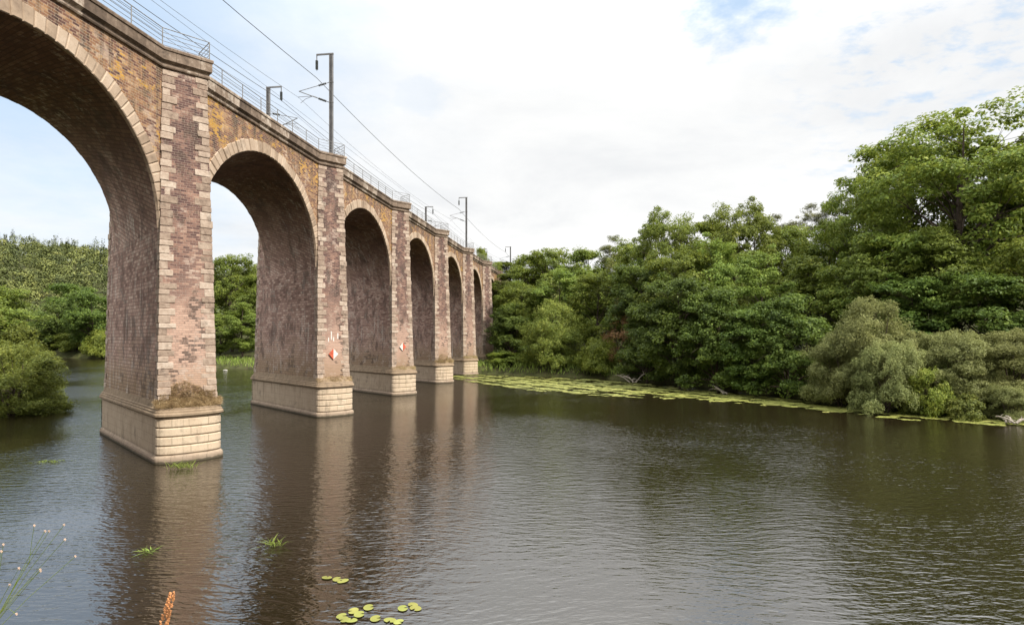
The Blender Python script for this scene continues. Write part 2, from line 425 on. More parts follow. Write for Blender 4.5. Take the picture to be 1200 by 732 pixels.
# ------------------------------------------------------------------ water
mb = MB(); mb.face([(-420, -420, 0), (520, -420, 0), (520, 330, 0), (-420, 330, 0)])
m, nt = new_mat('river_water'); N = NT(nt)
pos = N.n('ShaderNodeNewGeometry').outputs['Position']
warp = N.vmath('MULTIPLY', N.vmath('SUBTRACT', N.noise(pos, 0.06, 2, 0.5, out=1), (0.5, 0.5, 0.5)), (7, 7, 0))
pw = N.vmath('ADD', pos, warp)
# wind ripples: crests run across the channel, two crossing trains, gusts modulate them
r1 = N.noise(N.mapping(pw, rot=(0, 0, math.radians(-38)), scale=(0.9, 3.0, 1)), 1.25, 2, 0.5, 0.3)
r2 = N.noise(N.mapping(pw, rot=(0, 0, math.radians(24)), scale=(1.0, 2.6, 1)), 2.4, 2, 0.5, 0.2)
r3 = N.noise(N.mapping(pos, rot=(0, 0, math.radians(-14)), scale=(0.9, 2.0, 1)), 5.5, 2, 0.5)
gust = N.math('MULTIPLY_ADD', N.smooth(N.noise(N.mapping(pos, rot=(0, 0, math.radians(-44)), scale=(1, .55, 1)), 0.06, 3, 0.55), 0.35, 0.62), 1.0, 0.55)
h = N.math('ADD', N.math('ADD', N.math('MULTIPLY', r1, 0.60), N.math('MULTIPLY', r2, 0.34)), N.math('MULTIPLY', r3, 0.20))
h = N.math('MULTIPLY', h, gust)
p = principled(N, (0.014, 0.0105, 0.0045), 0.085, bump(N, h, 1.0, 0.044), 0.5)
p.inputs['IOR'].default_value = 2.6
tag(link('river_water', mb.mesh('river_water', m)), kind='structure')

# ------------------------------------------------------------------ viaduct
via = empty('railway_viaduct', (BX, BY, 0), BANG)
tag(via, 'tall brown stone railway viaduct of round arches striding across the river', 'viaduct')
HS, AW, AR = 12.0, 7.2, 6.8           # springing height, half opening along the face, rise
TK = 0.611 / 0.7916                   # shift along the bridge per metre of depth (skew)
SK = TK * W
CB, CT = 20.35, 21.4                  # cornice bottom, coping top
def ab(a, b, z): return (a * 0.7916 + b * 0.611, -0.611 * a + 0.7916 * b, z)
def hw(z): return 1.055 + 0.020 * (20.5 - z)
def bf(z): return 0.87 + 0.030 * (20.5 - z)
BT = W / 0.7916

# --- vault
NA = 40
phis = [PI - PI * i / NA for i in range(NA + 1)]
arc = [(AW * math.cos(p), HS + AR * math.sin(p)) for p in phis]
arcl = [0.0]
for i in range(NA): arcl.append(arcl[-1] + math.hypot(arc[i + 1][0] - arc[i][0], arc[i + 1][1] - arc[i][1]))
mb = MB(); ND = 8
for i in range(NA):
    for j in range(ND):
        y0, y1 = W * j / ND, W * (j + 1) / ND
        q = []
        for (k, y) in ((i, y0), (i + 1, y0), (i + 1, y1), (i, y1)):
            q.append(((arc[k][0] + TK * y, y, arc[k][1]), (y / 0.7916, arcl[k])))
        mb.face([a for a, b in q], [b for a, b in q])
vault_me = mb.mesh('vault', M['vault'])
# --- spandrel wall
mb = MB()
xs = [-LSP / 2] + [a[0] for a in arc] + [LSP / 2]
zs = [HS] + [a[1] for a in arc] + [HS]
for i in range(len(xs) - 1):
    x0, x1, z0, z1 = xs[i], xs[i + 1], zs[i], zs[i + 1]
    pts = [(x0, 0, z0), (x1, 0, z1), (x1, 0, CB + .1), (x0, 0, CB + .1)]
    mb.face(pts, [(p[0], p[2]) for p in pts])
span_me = mb.mesh('spandrel_wall', M['spandrel'])
# --- voussoir ring : single stones
def ring():
    mb = MB(); rr = random.Random(3)
    n = 47
    for i in range(n):
        p0 = PI * (i + 0.035) / n; p1 = PI * (i + 0.965) / n
        th_ = 0.70 + rr.uniform(-.07, .09); pr = rr.uniform(.03, .075)
        c = []
        for (off, yy) in ((-.012, -pr), (th_, -pr)):
            pass
        def P(p, o, y): return (-(AW + o) * math.cos(p), y, HS + (AR + o) * math.sin(p))
        e = .035
        A = [P(p0, 0, .15), P(p1, 0, .15), P(p1, th_, .15), P(p0, th_, .15)]
        Bm = [P(p0, 0, -pr + e), P(p1, 0, -pr + e), P(p1, th_, -pr + e), P(p0, th_, -pr + e)]
        d = (p1 - p0) * .10
        C = [P(p0 + d, e, -pr), P(p1 - d, e, -pr), P(p1 - d, th_ - e, -pr), P(p0 + d, th_ - e, -pr)]
        r = rr.random()
        for k in range(4):
            k2 = (k + 1) % 4
            mb.face([A[k], A[k2], Bm[k2], Bm[k]], r=r); mb.face([Bm[k], Bm[k2], C[k2], C[k]], r=r)
        mb.face(C, r=r)
    # recessed mortar bed behind the stones
    for i in range(60):
        p0, p1 = PI * i / 60, PI * (i + 1) / 60
        mb.face([(-(AW + o) * math.cos(p), -.012, HS + (AR + o) * math.sin(p)) for p, o in ((p0, 0), (p1, 0), (p1, .68), (p0, .68))], r=0.0)
    return mb.mesh('arch_ring', M['voussoir'])
ring_me = ring()
# --- cornice and parapet, one mitred sweep per bay
a_ = bf(20.5) * -1.0 * 0.7916 / 0.611 * 1.0
def cpt(a, b): q = ab(a, b, 0); return (q[0], q[1])
h0, b0 = hw(20.5) + .02, bf(20.5)
pA = cpt(-b0 * 1.2956, -b0); pB = cpt(h0, -b0); pC = cpt(h0, h0 * 0.611 / 0.7916)
def sh(p, dx): return (p[0] + dx, p[1])
PATH = [sh(pA, -LSP / 2), sh(pB, -LSP / 2), sh(pC, -LSP / 2), sh(pA, LSP / 2)]
FULL = [sh(pC, -LSP / 2 - LSP)] + PATH + [sh(pB, LSP / 2)]   # neighbours for the end mitres
def offset(i, d):
    """mitred offset of PATH vertex i (0..3) by d to the outside (right of travel)"""
    p0, p1, p2 = [Vector(FULL[i + k]) for k in (0, 1, 2)]
    d1 = (p1 - p0).normalized(); d2 = (p2 - p1).normalized()
    n1 = Vector((d1.y, -d1.x)); n2 = Vector((d2.y, -d2.x))
    mdir = (n1 + n2); mdir = mdir / mdir.length
    return p1 + mdir * (d / max(0.3, mdir.dot(n1)))
PROF = [(-.05, CB), (.10, CB + .03), (.13, CB + .09), (.13, CB + .16), (.05, CB + .20), (.05, CB + .27), (.17, CB + .36), (.215, CB + .39), (.215, CB + .86),
        (.265, CB + .885), (.275, CB + 1.0), (.25, CT), (-.12, CT), (-.12, CB + .5)]
mb = MB(); rr = random.Random(5)
for i in range(3):
    seglen = (Vector(PATH[i + 1]) - Vector(PATH[i])).length
    nst = max(1, round(seglen / 1.25))
    for s in range(nst):
        t0, t1 = s / nst, (s + 1) / nst
        r = rr.random()
        u = 0
        for (o0, z0), (o1, z1) in zip(PROF[:-1], PROF[1:]):
            def q(o, z, t):
                a, b = offset(i, o), offset(i + 1, o)
                c = a.lerp(b, t); return (c.x, c.y, z)
            l = math.hypot(o1 - o0, z1 - z0)
            mb.face([q(o0, z0, t0), q(o0, z0, t1), q(o1, z1, t1), q(o1, z1, t0)],
                    [(0.02 + s * 1.3, u + .02), (1.3 + s * 1.3, u + .02), (1.3 + s * 1.3, u + l), (0.02 + s * 1.3, u + l)], r=r)
            u += l
corn_me = mb.mesh('cornice_parapet', M['cornice'])
# --- deck with ballast
mb = MB()
dk = [(-LSP / 2 - 3, .1), (LSP / 2 + 3 - 3, .1)]
mb.box(-LSP / 2, LSP / 2, .05, W - .05, CB + .05, CB + .55)
mb.face([(PATH[0][0], PATH[0][1], CB + .56), (PATH[1][0], PATH[1][1], CB + .56), (PATH[2][0], PATH[2][1] + .06, CB + .56), (PATH[0][0] + .3, .06, CB + .56)])
deck_me = mb.mesh('deck_ballast', M['ballast'])
# --- railing
mb = MB()
RO = .10
RP = [offset(i, RO) for i in range(4)]
rail_z = [CT + .98, CT + .74, CT + .52, CT + .30, CT + .10]
posts = []
for i in range(3):
    a, b = RP[i], RP[i + 1]
    L_ = (b - a).length
    n = max(1, round(L_ / 2.0))
    for s in range(n): posts.append(a.lerp(b, s / n))
    for z in rail_z: mb.tube([(a.x, a.y, z), (b.x, b.y, z)], .024 if z == rail_z[0] else .015, 5)
for p in posts: mb.tube([(p.x, p.y, CT - .05), (p.x, p.y, CT + .98)], .027, 5)
rail_me = mb.mesh('railing', M['steel'])
# --- pier parts (local ab frame, origin where the pier axis meets the face line)
ZT, ZB = CB, 3.0
zsl = [ZB + (ZT - ZB) * i / 10 for i in range(11)]
def corner(z, k):   # 0 front-left 1 front-right 2 back-right 3 back-left
    A_ = hw(z) * (-1 if k in (0, 3) else 1); B_ = -bf(z) if k < 2 else BT + bf(z)
    return ab(A_, B_, z)
PFM = [MB() for _ in range(4)]
for z0, z1 in zip(zsl[:-1], zsl[1:]):
    for k in range(4):
        k2 = (k + 1) % 4
        p = [corner(z0, k), corner(z0, k2), corner(z1, k2), corner(z1, k)]
        ln = (Vector(p[1]) - Vector(p[0])).length; o = 3.7 * k
        PFM[k].face(p, [(o, z0), (o + ln, z0), (o + ln, z1), (o, z1)])
pier_me = [PFM[k].mesh('pier_face' if k in (0, 2) else 'pier_side', M['front'] if k in (0, 2) else M['side']) for k in range(4)]
def quoins():
    mb = MB(); rr = random.Random(11)
    for k in range(4):
        sx_ = -1 if k in (0, 3) else 1; sy_ = -1 if k < 2 else 1
        z = ZB + .05; n = 0
        while z < ZT - .1:
            hgt = rr.uniform(.27, .44); hgt = min(hgt, ZT - .005 - z)
            la, lb = (.68, .38) if n % 2 else (.46, .54)
            la += rr.uniform(-.13, .12); lb += rr.uniform(-.1, .1)
            pr = rr.uniform(.006, .05); g = rr.uniform(.002, .008)
            ch = .03
            def cs(zz, ins):
                A1 = hw(zz) + pr - ins; A0 = hw(zz) - la + ins; 
                if sy_ < 0: B1 = -bf(zz) - pr + ins; B0 = -bf(zz) + lb - ins
                else: B1 = BT + bf(zz) + pr - ins; B0 = BT + bf(zz) - lb + ins
                pts = [(sx_ * A0, B0), (sx_ * A1, B0), (sx_ * A1, B1), (sx_ * A0, B1)]
                return [Vector(ab(a, b, zz)) for a, b in pts]
            jit = [Vector((rr.uniform(-.022, .022), rr.uniform(-.022, .022), 0)) for _ in range(4)]
            lv = [(z + g, ch), (z + g + ch, 0), (z + hgt - g - ch, 0), (z + hgt - g, ch)]
            rings = [[c + j for c, j in zip(cs(zz, i_), jit)] for zz, i_ in lv]
            r = rr.random()
            for a in range(3):
                for q in range(4):
                    q2 = (q + 1) % 4
                    f = [rings[a][q], rings[a][q2], rings[a + 1][q2], rings[a + 1][q]]
                    if sx_ * sy_ < 0: f = f[::-1]
                    mb.face(f, r=r)
            mb.face(rings[0], r=r); mb.face(rings[3], r=r)
            z += hgt; n += 1
    return mb.mesh('quoin_stones', M['quoin'])
quoin_me = quoins()
# plinth with rounded cutwaters
PW = 1.53; PBF = 1.50; PBUL = 0.62
def outline(off, bulge=PBUL):
    """closed outline in ab (front arc, then back arc)"""
    pts = []
    w, n = PW + off, 14
    for i in range(n + 1):
        t = -1 + 2 * i / n
        x = math.sin(t * PI / 2)
        pts.append((x * w, -(PBF + off) - bulge * math.sqrt(max(0, 1 - abs(x) ** 2.4)), True))
    for i in range(n + 1):
        t = -1 + 2 * i / n
        x = math.sin(t * PI / 2)
        pts.append((-x * w, BT + PBF + off + bulge * math.sqrt(max(0, 1 - abs(x) ** 2.4)), True))
    return pts
def sweep_v(mbs, prof, flat=None):
    """prof list of (z, off, off_groove) ; mbs = (front, side)"""
    us = None
    for (z0, o0, g0), (z1, o1, g1) in zip(prof[:-1], prof[1:]):
        a, b = outline(g0), outline(g1); ac, bc = outline(o0), outline(o1)
        n = len(a); u = 0
        for i in range(n):
            j = (i + 1) % n
            side = (i == 14 or i == n - 1); slot = 2 if i == 14 else 3 if i == n - 1 else 0 if i < 14 else 1
            A0, A1, B0, B1 = (ac[i], ac[j], bc[i], bc[j]) if side else (a[i], a[j], b[i], b[j])
            ln = math.hypot(ac[j][0] - ac[i][0], ac[j][1] - ac[i][1])
            f = [ab(A0[0], A0[1], z0), ab(A1[0], A1[1], z0), ab(B1[0], B1[1], z1), ab(B0[0], B0[1], z1)]
            mbs[slot].face(f, [(u, z0), (u + ln, z0), (u + ln, z1), (u, z1)], r=0.5)
            u += ln
PLM = [MB() for _ in range(4)]
prof = [(-3.0, .12, .12), (0.22, .12, .12), (0.30, .08, .10), (0.36, .02, .05)]
z = .40
for k in range(4):
    prof += [(z, .0, -.035), (z + .03, .0, .012), (z + .06, .0, .03), (z + .40, .0, .03), (z + .43, .0, .012), (z + .455, .0, -.035)]
    z += .46
prof += [(2.30, .0, .0)]
sweep_v(PLM, prof)
plin_me = [PLM[k].mesh('cutwater_plinth' if k < 2 else 'plinth_side', M['plinth'] if k < 2 else M['plinth_side']) for k in range(4)]
mb = MB()
sweep_v((mb, mb, mb, mb), [(2.30, -.02, -.02), (2.31, .08, .08), (2.38, .14, .14), (2.48, .14, .14), (2.54, .09, .09), (2.62, .09, .09), (2.66, .03, .03), (2.74, .03, .03), (2.78, -.04, -.04)])
# weathering slope up to the shaft
zz = 2.78
o = outline(-.04); n = len(o)
for i in range(n):
    j = (i + 1) % n
    def inn(p):
        a, b = p[0], p[1]
        A_ = max(-hw(ZB + .1), min(hw(ZB + .1), a)); B_ = max(-bf(ZB + .1), min(BT + bf(ZB + .1), b))
        return ab(A_, B_, ZB + .1)
    mb.face([ab(o[i][0], o[i][1], zz), ab(o[j][0], o[j][1], zz), inn(o[j]), inn(o[i])], r=.4)
cap_me = mb.mesh('cap_moulding', M['cap'])

NB = 8
for i in range(NB):
    x = (i - 1) * LSP + LSP       # arches 1.. at x=0 ; i=0 is the first arch in view
    x = (i - 1) * LSP
    link('vault', vault_me, via, (x, 0, 0))
    for nm, me_ in (('spandrel_wall', span_me), ('arch_ring', ring_me), ('cornice_parapet', corn_me)):
        link(nm, me_, via, (x, 0, 0))
        link(nm, me_, via, (x + SK, W, 0), PI)
    link('deck_ballast', deck_me, via, (x, 0, 0))
    link('railing', rail_me, via, (x, 0, 0))
PX = [(k - 1) * LSP + LSP / 2 for k in range(0, 7)]
for k, x in enumerate(PX):
    pr = empty('pier', (x, 0, 0), 0, via)
    for nm, me_ in [(('pier_face', 'pier_side')[q % 2], pier_me[q]) for q in range(4)] + [(('cutwater_plinth', 'plinth_side')[q // 2], plin_me[q]) for q in range(4)] + [('quoin_stones', quoin_me), ('cap_moulding', cap_me)]:
        link(nm, me_, pr)
# abutments
def abut(x0, x1):
    mb = MB()
    mb.hexa([(x0, .0, -1), (x1, .0, -1), (x1 + SK, W, -1), (x0 + SK, W, -1), (x0, .0, CB + .2), (x1, 0, CB + .2), (x1 + SK, W, CB + .2), (x0 + SK, W, CB + .2)])
    return mb.mesh('abutment', M['spandrel'])
xe = PX[-1] + LSP
link('abutment', abut(xe - 1.45, xe + 7.5), via)
mb = MB(); mb.box(xe - .9, xe + .9, -.55, .05, -1, CB + .1); link('abutment_pilaster', mb.mesh('abutment_pilaster', M['voussoir']), via)
mb = MB()
mb.box(xe - 1.4, xe + 7.5, -.3, .2, CB + .203, CT); mb.box(xe - 1.2, xe + 1.2, -.85, -.302, CB + .1, CT - .05)
link('abutment_parapet', mb.mesh('abutment_parapet', M['cornice']), via)
xs0 = PX[0] - LSP
link('abutment', abut(xs0 - 7.5, xs0 + 1.45), via)

# ------------------------------------------------------------------ navigation signs and painted marks
def pier_face_pt(k, s, z, out):
    """point on the front of pier k: s metres right of centre"""
    p = ab(s, -bf(z) - out, z); return to_w(PX[k] + p[0], p[1]) + (z,)
def sign(k, z, flip, label):
    c = pier_face_pt(k, -.05, z, .10)
    ang = BANG + math.atan2(-0.611, 0.7916)
    r = empty('navigation_sign', c, ang); tag(r, label, 'sign', 'diamond navigation signs on the bridge piers')
    d = .45
    for s in (-1, 1):
        mb = MB()
        t = [(0, 0, d), (s * d * .92, 0, 0), (0, 0, -d)]
        if s > 0: t = t[::-1]
        f = [(x, -.02, z_) for x, y, z_ in t]; b = [(x, .02, z_) for x, y, z_ in t]
        mb.face(f); mb.face(b[::-1])
        for q in range(3): mb.face([f[q], b[q], b[(q + 1) % 3], f[(q + 1) % 3]])
        red = (s < 0) != flip
        o = link('red_half' if red else 'white_half', mb.mesh('sign_half', M['red'] if red else M['white']), r)
    mb = MB(); mb.box(-.03, .03, .021, .12, -.3, .3); link('bracket', mb.mesh('bracket', M['steel']), r)
sign(2, 5.0, False, 'diamond sign with its red half on the left and white half on the right')
sign(3, 5.3, True, 'diamond sign with its white half on the left and red half on the right')
for (s, z0, z1) in ((-.42, 6.0, 6.35), (-.17, 6.15, 6.85), (.02, 6.05, 6.4), (.40, 6.25, 6.7)):
    mb = MB()
    for q in range(3):
        za, zb = z0 + (z1 - z0) * q / 3, z0 + (z1 - z0) * (q + 1) / 3
        P_ = lambda s_, z_: ab(s_, -bf(z_) - .006, z_)
        mb.face([P_(s - .045 + q * .01, za), P_(s + .05 + q * .008, za), P_(s + .055, zb), P_(s - .04, zb)])
    link('painted_mark', mb.mesh('painted_mark', M['chalk']), via, (PX[2], 0, 0))

# ------------------------------------------------------------------ catenary masts and wires
def mast(x, y, side, ztop, label, zbase=CB + .5):
    """side=+1: tracks lie towards +y (front mast); -1: back mast"""
    wx, wy = to_w(x, y)
    r = empty('catenary_mast', (wx, wy, 0), BANG); tag(r, label, 'mast', 'catenary masts along the viaduct')
    s = side
    mb = MB(); zb = zbase
    mb.box(-.13, .13, -.14, -.115, zb, ztop); mb.box(-.13, .13, .115, .14, zb, ztop); mb.box(-.012, .012, -.115, .115, zb, ztop)
    mb.box(-.25, .25, -.25, .25, zb - .3, zb + .08)
    link('post', mb.mesh('post', M['mast']), r)
    mb = MB()
    mb.box(-.05, .05, min(-.2 * s, 1.32 * s), max(-.2 * s, 1.32 * s), ztop - .02, ztop + .10)
    mb.box(-.03, .03, min(1.26 * s, 1.32 * s), max(1.26 * s, 1.32 * s), ztop - .45, ztop - .022)
    link('top_arm', mb.mesh('top_arm', M['mast']), r)
    mb = MB()
    for q in range(7):
        mb.tube([(0, 1.29 * s, ztop - .46 - q * .11), (0, 1.29 * s, ztop - .52 - q * .11)], .12, 8)
    mb.tube([(0, 1.29 * s, ztop - .4), (0, 1.29 * s, ztop - 1.3)], .025, 5)
    link('insulator', mb.mesh('insulator', M['insul']), r)
    za, zbk = ztop - 2.35, ztop - 4.05
    e = (0, 2.9 * s, ztop - 2.95)
    mb = MB()
    mb.tube([(0, .15 * s, zbk), e], .035, 6); mb.tube([(0, .15 * s, za), e], .025, 6)
    mb.tube([(0, 1.25 * s, zbk + .48), (0, 1.6 * s, zbk + .62), (0, 2.95 * s, zbk + .62)], .022, 5)
    mb.tube([(0, 1.7 * s, zbk + .60), (.2, 2.4 * s, zbk + .50), (.3, 2.9 * s, zbk + .22)], .018, 5)
    mb.tube([(0, -.2 * s, zbk), (0, .2 * s, zbk)], .05, 6); mb.tube([(0, -.2 * s, za), (0, .2 * s, za)], .05, 6)
    link('cantilever', mb.mesh('cantilever', M['mast']), r)
    for (zz, q) in ((za, (e[2] - za)), (zbk, (e[2] - zbk))):
        mb = MB()
        for k in range(5):
            t0 = .12 + k * .05; t1 = t0 + .028
            mb.tube([(0, (.15 + 2.75 * t0) * s, zz + q * t0), (0, (.15 + 2.75 * t1) * s, zz + q * t1)], .09, 8)
        link('stay_insulator', mb.mesh('stay_insulator', M['insul']), r)
    return r
ZM = 29.6
YF, YB = -.15, W - .2
def xat(u, y):
    """distance along the viaduct where the line at depth y shows at column u"""
    best = None
    for k in range(4000):
        x = -20 + k * .06
        wx, wy = to_w(x, y)
        if wy > 2 and (U0 + F * wx / wy) > u: return x
    return 0
mxs = [(xat(388, YF), YF, 1, 'near catenary mast on the railed edge of the viaduct, tallest in the picture'),
       (xat(546.5, YF), YF, 1, 'catenary mast on the railed edge further along, above the fifth pier'),
       (xat(314, YB), YB, -1, 'catenary mast on the far edge of the deck, its arm pointing right, nearest of those'),
       (xat(499, YB), YB, -1, 'small catenary mast on the far edge of the deck, seen above the fourth arch')]
sp = mxs[1][0] - mxs[0][0]
for x, y, s, lb in mxs: mast(x, y, s, ZM + (.6 if s > 0 else -.1), lb)
mast(mxs[1][0] + sp, YF, 1, ZM, 'distant catenary mast half hidden by treetops past the end of the viaduct', 20.5)
mast(mxs[3][0] + sp, YB, -1, ZM, 'tiny distant catenary mast just past the far end of the viaduct', 20.5)
mast(mxs[2][0] - sp, YB, -1, ZM, 'catenary mast out of view behind the first arch', 20.5) if False else None
def wire(y, z, sag, rad, label, x0=None, step=sp):
    mb = MB(); pts = []
    xa = mxs[0][0] if y < W / 2 else mxs[2][0]
    for s in range(-1, 4):
        for k in range(10):
            t = k / 10
            x = xa + (s + t) * sp
            wx, wy = to_w(x, y); pts.append((wx, wy, z - sag * 4 * t * (1 - t)))
    mb.tube(pts, rad, 4)
    tag(link('overhead_wire', mb.mesh('overhead_wire', M['wire'])), label, 'wire', 'overhead railway wires')
wire(YF + 1.29, ZM - 1.32, .75, .030, 'thick feeder wire hung from the arm tips of the masts on the railed edge')
wire(YF + 2.9, ZM - 2.9, .9, .014, 'carrier wire at the bracket tips of the masts on the railed edge')
wire(YF + 2.9, ZM - 4.0, .06, .013, 'lowest contact wire below the brackets of the masts on the railed edge')
wire(YB - 1.29, ZM - 1.32, .75, .026, 'feeder wire hung from the arm tips of the masts on the far edge')
wire(YB - 2.9, ZM - 2.9, .9, .014, 'carrier wire at the bracket tips of the masts on the far edge')
wire(YB - 2.9, ZM - 4.0, .06, .013, 'lowest contact wire below the brackets of the masts on the far edge')

# ------------------------------------------------------------------ trees
def leaf_quads(P, Nn, l, wd, g):
    """rhombic leaves at P with normals Nn"""
    n = len(P)
    t = g.normal(size=(n, 3)); t -= (t * Nn).sum(1, keepdims=True) * Nn
    t /= np.linalg.norm(t, axis=1, keepdims=True) + 1e-9
    b = np.cross(Nn, t)
    ll = (l * g.uniform(.6, 1.25, n))[:, None]; ww = ll * wd
    fold = Nn * ll * .10
    return np.stack([P - t * ll * .5, P - t * ll * .05 + b * ww * .5 + fold, P + t * ll * .5, P - t * ll * .05 - b * ww * .5 + fold], 1)

def make_tree(name, seed, H, R, zb, lobes, clumps, leaves, leaf, wd, clump_r, shape='oval', flat=.62, mat='oak', trunk_r=None, stems=1,
              up=.55, inner=.25, lobe_r=.34, lean=0.0):
    """H height, R crown radius, zb height where the crown starts; returns (crown mesh, trunk mesh)"""
    g = np.random.default_rng(seed); rr = random.Random(seed)
    def env(t):
        if shape == 'oval': return (max(0, 1 - (2 * t - 1) ** 2)) ** .5 * (1.05 - .2 * t)
        if shape == 'dome': return max(0, 1 - t ** 2.2) ** .5
        if shape == 'cone': return (1 - t) ** .8 * (1 if t > .08 else .6)
        if shape == 'broad': return (max(0, 1 - abs(2 * t - .85) ** 2.3)) ** .55 if abs(2 * t - .85) < 1 else 0.15
        return 1
    tips = []
    tries = 0
    while len(tips) < lobes and tries < 4000:
        tries += 1
        t = rr.uniform(.04, .88); e = env(t) * R
        th_ = rr.uniform(0, 2 * PI); rad = e * rr.uniform(.35, 1.0) ** .5 * .80
        if t > .85: rad *= .6
        p = np.array([math.cos(th_) * rad + lean * t, math.sin(th_) * rad, zb + t * (H - zb)])
        if all(np.linalg.norm((p - q) * np.array([1, 1, 1.25])) > lobe_r * R * .72 for q, _ in tips):
            tips.append((p, lobe_r * R * rr.uniform(.75, 1.25)))
    C = []
    for p, lr in tips:
        k = max(3, int(clumps / len(tips) * rr.uniform(.75, 1.25)))
        d = g.normal(size=(k, 3)); d /= np.linalg.norm(d, axis=1, keepdims=True)
        d[:, 2] = np.where(d[:, 2] < -.25, -d[:, 2] * .6, d[:, 2])
        rad = lr * g.uniform(inner, 1.0, k) ** .6
        c = p + d * rad[:, None] * np.array([1, 1, 1.0])
        C.append(c)
    C = np.concatenate(C)
    C = C[(C[:, 2] < H * 1.02) & (C[:, 2] > .15)]
    ctr = np.array([lean * .5, 0, zb + (H - zb) * .42])
    P, NN = [], []
    for c in C:
        k = int(leaves * g.uniform(.6, 1.4)); r = clump_r * g.uniform(.6, 1.35)
        d = g.normal(size=(k, 3)); d /= np.linalg.norm(d, axis=1, keepdims=True)
        q = c + d * (r * g.uniform(.25, 1, k) ** .5)[:, None] * np.array([1, 1, flat])
        out = (q - ctr); out /= np.linalg.norm(out, axis=1, keepdims=True) + 1e-6
        nn = out * .45 + d * .45 + np.array([0, 0, up]) + g.normal(size=(k, 3)) * .42
        nn /= np.linalg.norm(nn, axis=1, keepdims=True)
        P.append(q); NN.append(nn)
    P = np.concatenate(P); NN = np.concatenate(NN)
    keep = P[:, 2] > .05
    crown = quads_mesh(name + '_crown', leaf_quads(P[keep], NN[keep], leaf, wd, g), L[mat])
    mb = MB(); tr = trunk_r or H * .017
    for s in range(stems):
        a = 2 * PI * s / stems + rr.random(); sp_ = 0 if stems == 1 else R * .3
        top = np.array([math.cos(a) * sp_ + lean * .7, math.sin(a) * sp_, H * .86])
        base = np.array([math.cos(a) * .2 * (stems > 1), math.sin(a) * .2 * (stems > 1), -.6])
        pts = []; K = 9
        for i in range(K + 1):
            t = i / K
            p = base * (1 - t) + top * t + np.array([math.sin(t * 5 + seed) * R * .035, math.cos(t * 4 + seed) * R * .035, 0]) * (t > 0)
            pts.append(p)
        rad = [tr * (1.25 if i == 0 else 1) * (1 - .88 * (i / K)) for i in range(K + 1)]
        mb.tube(pts, rad, 8)
        mine = [tp for j, tp in enumerate(tips) if j % stems == s]
        for p, lr in mine:
            hz = min(max(p[2] - np.linalg.norm(p[:2]) * .75, zb * .55, H * .12), H * .8)
            t = (hz + .6) / (H * .86 + .6); t = min(.97, max(.05, t))
            i = min(K - 1, int(t * K)); st = pts[i] * (1 - (t * K - i)) + pts[i + 1] * (t * K - i)
            mid = st * .5 + p * .5 + np.array([0, 0, .07 * np.linalg.norm(p - st)]) + g.normal(size=3) * .04 * np.linalg.norm(p - st)
            q = [st, st * .72 + mid * .28, mid, mid * .45 + p * .55, p]
            r0 = tr * (1 - .88 * t) * .62
            mb.tube(q, [r0, r0 * .85, r0 * .6, r0 * .4, r0 * .12], 5)
            for _ in range(4):
                e = p + g.normal(size=3) * lr * np.array([.6, .6, .4]); s0 = mid * rr.uniform(.2, .6) + p * .4; s0 = mid + (p - mid) * rr.uniform(.2, .8)
                mb.tube([s0, s0 * .5 + e * .5 + np.array([0, 0, .06 * lr]), e], [r0 * .32, r0 * .2, r0 * .06], 4)
    return crown, mb.mesh(name + '_trunk', M['bark'], smooth=True)

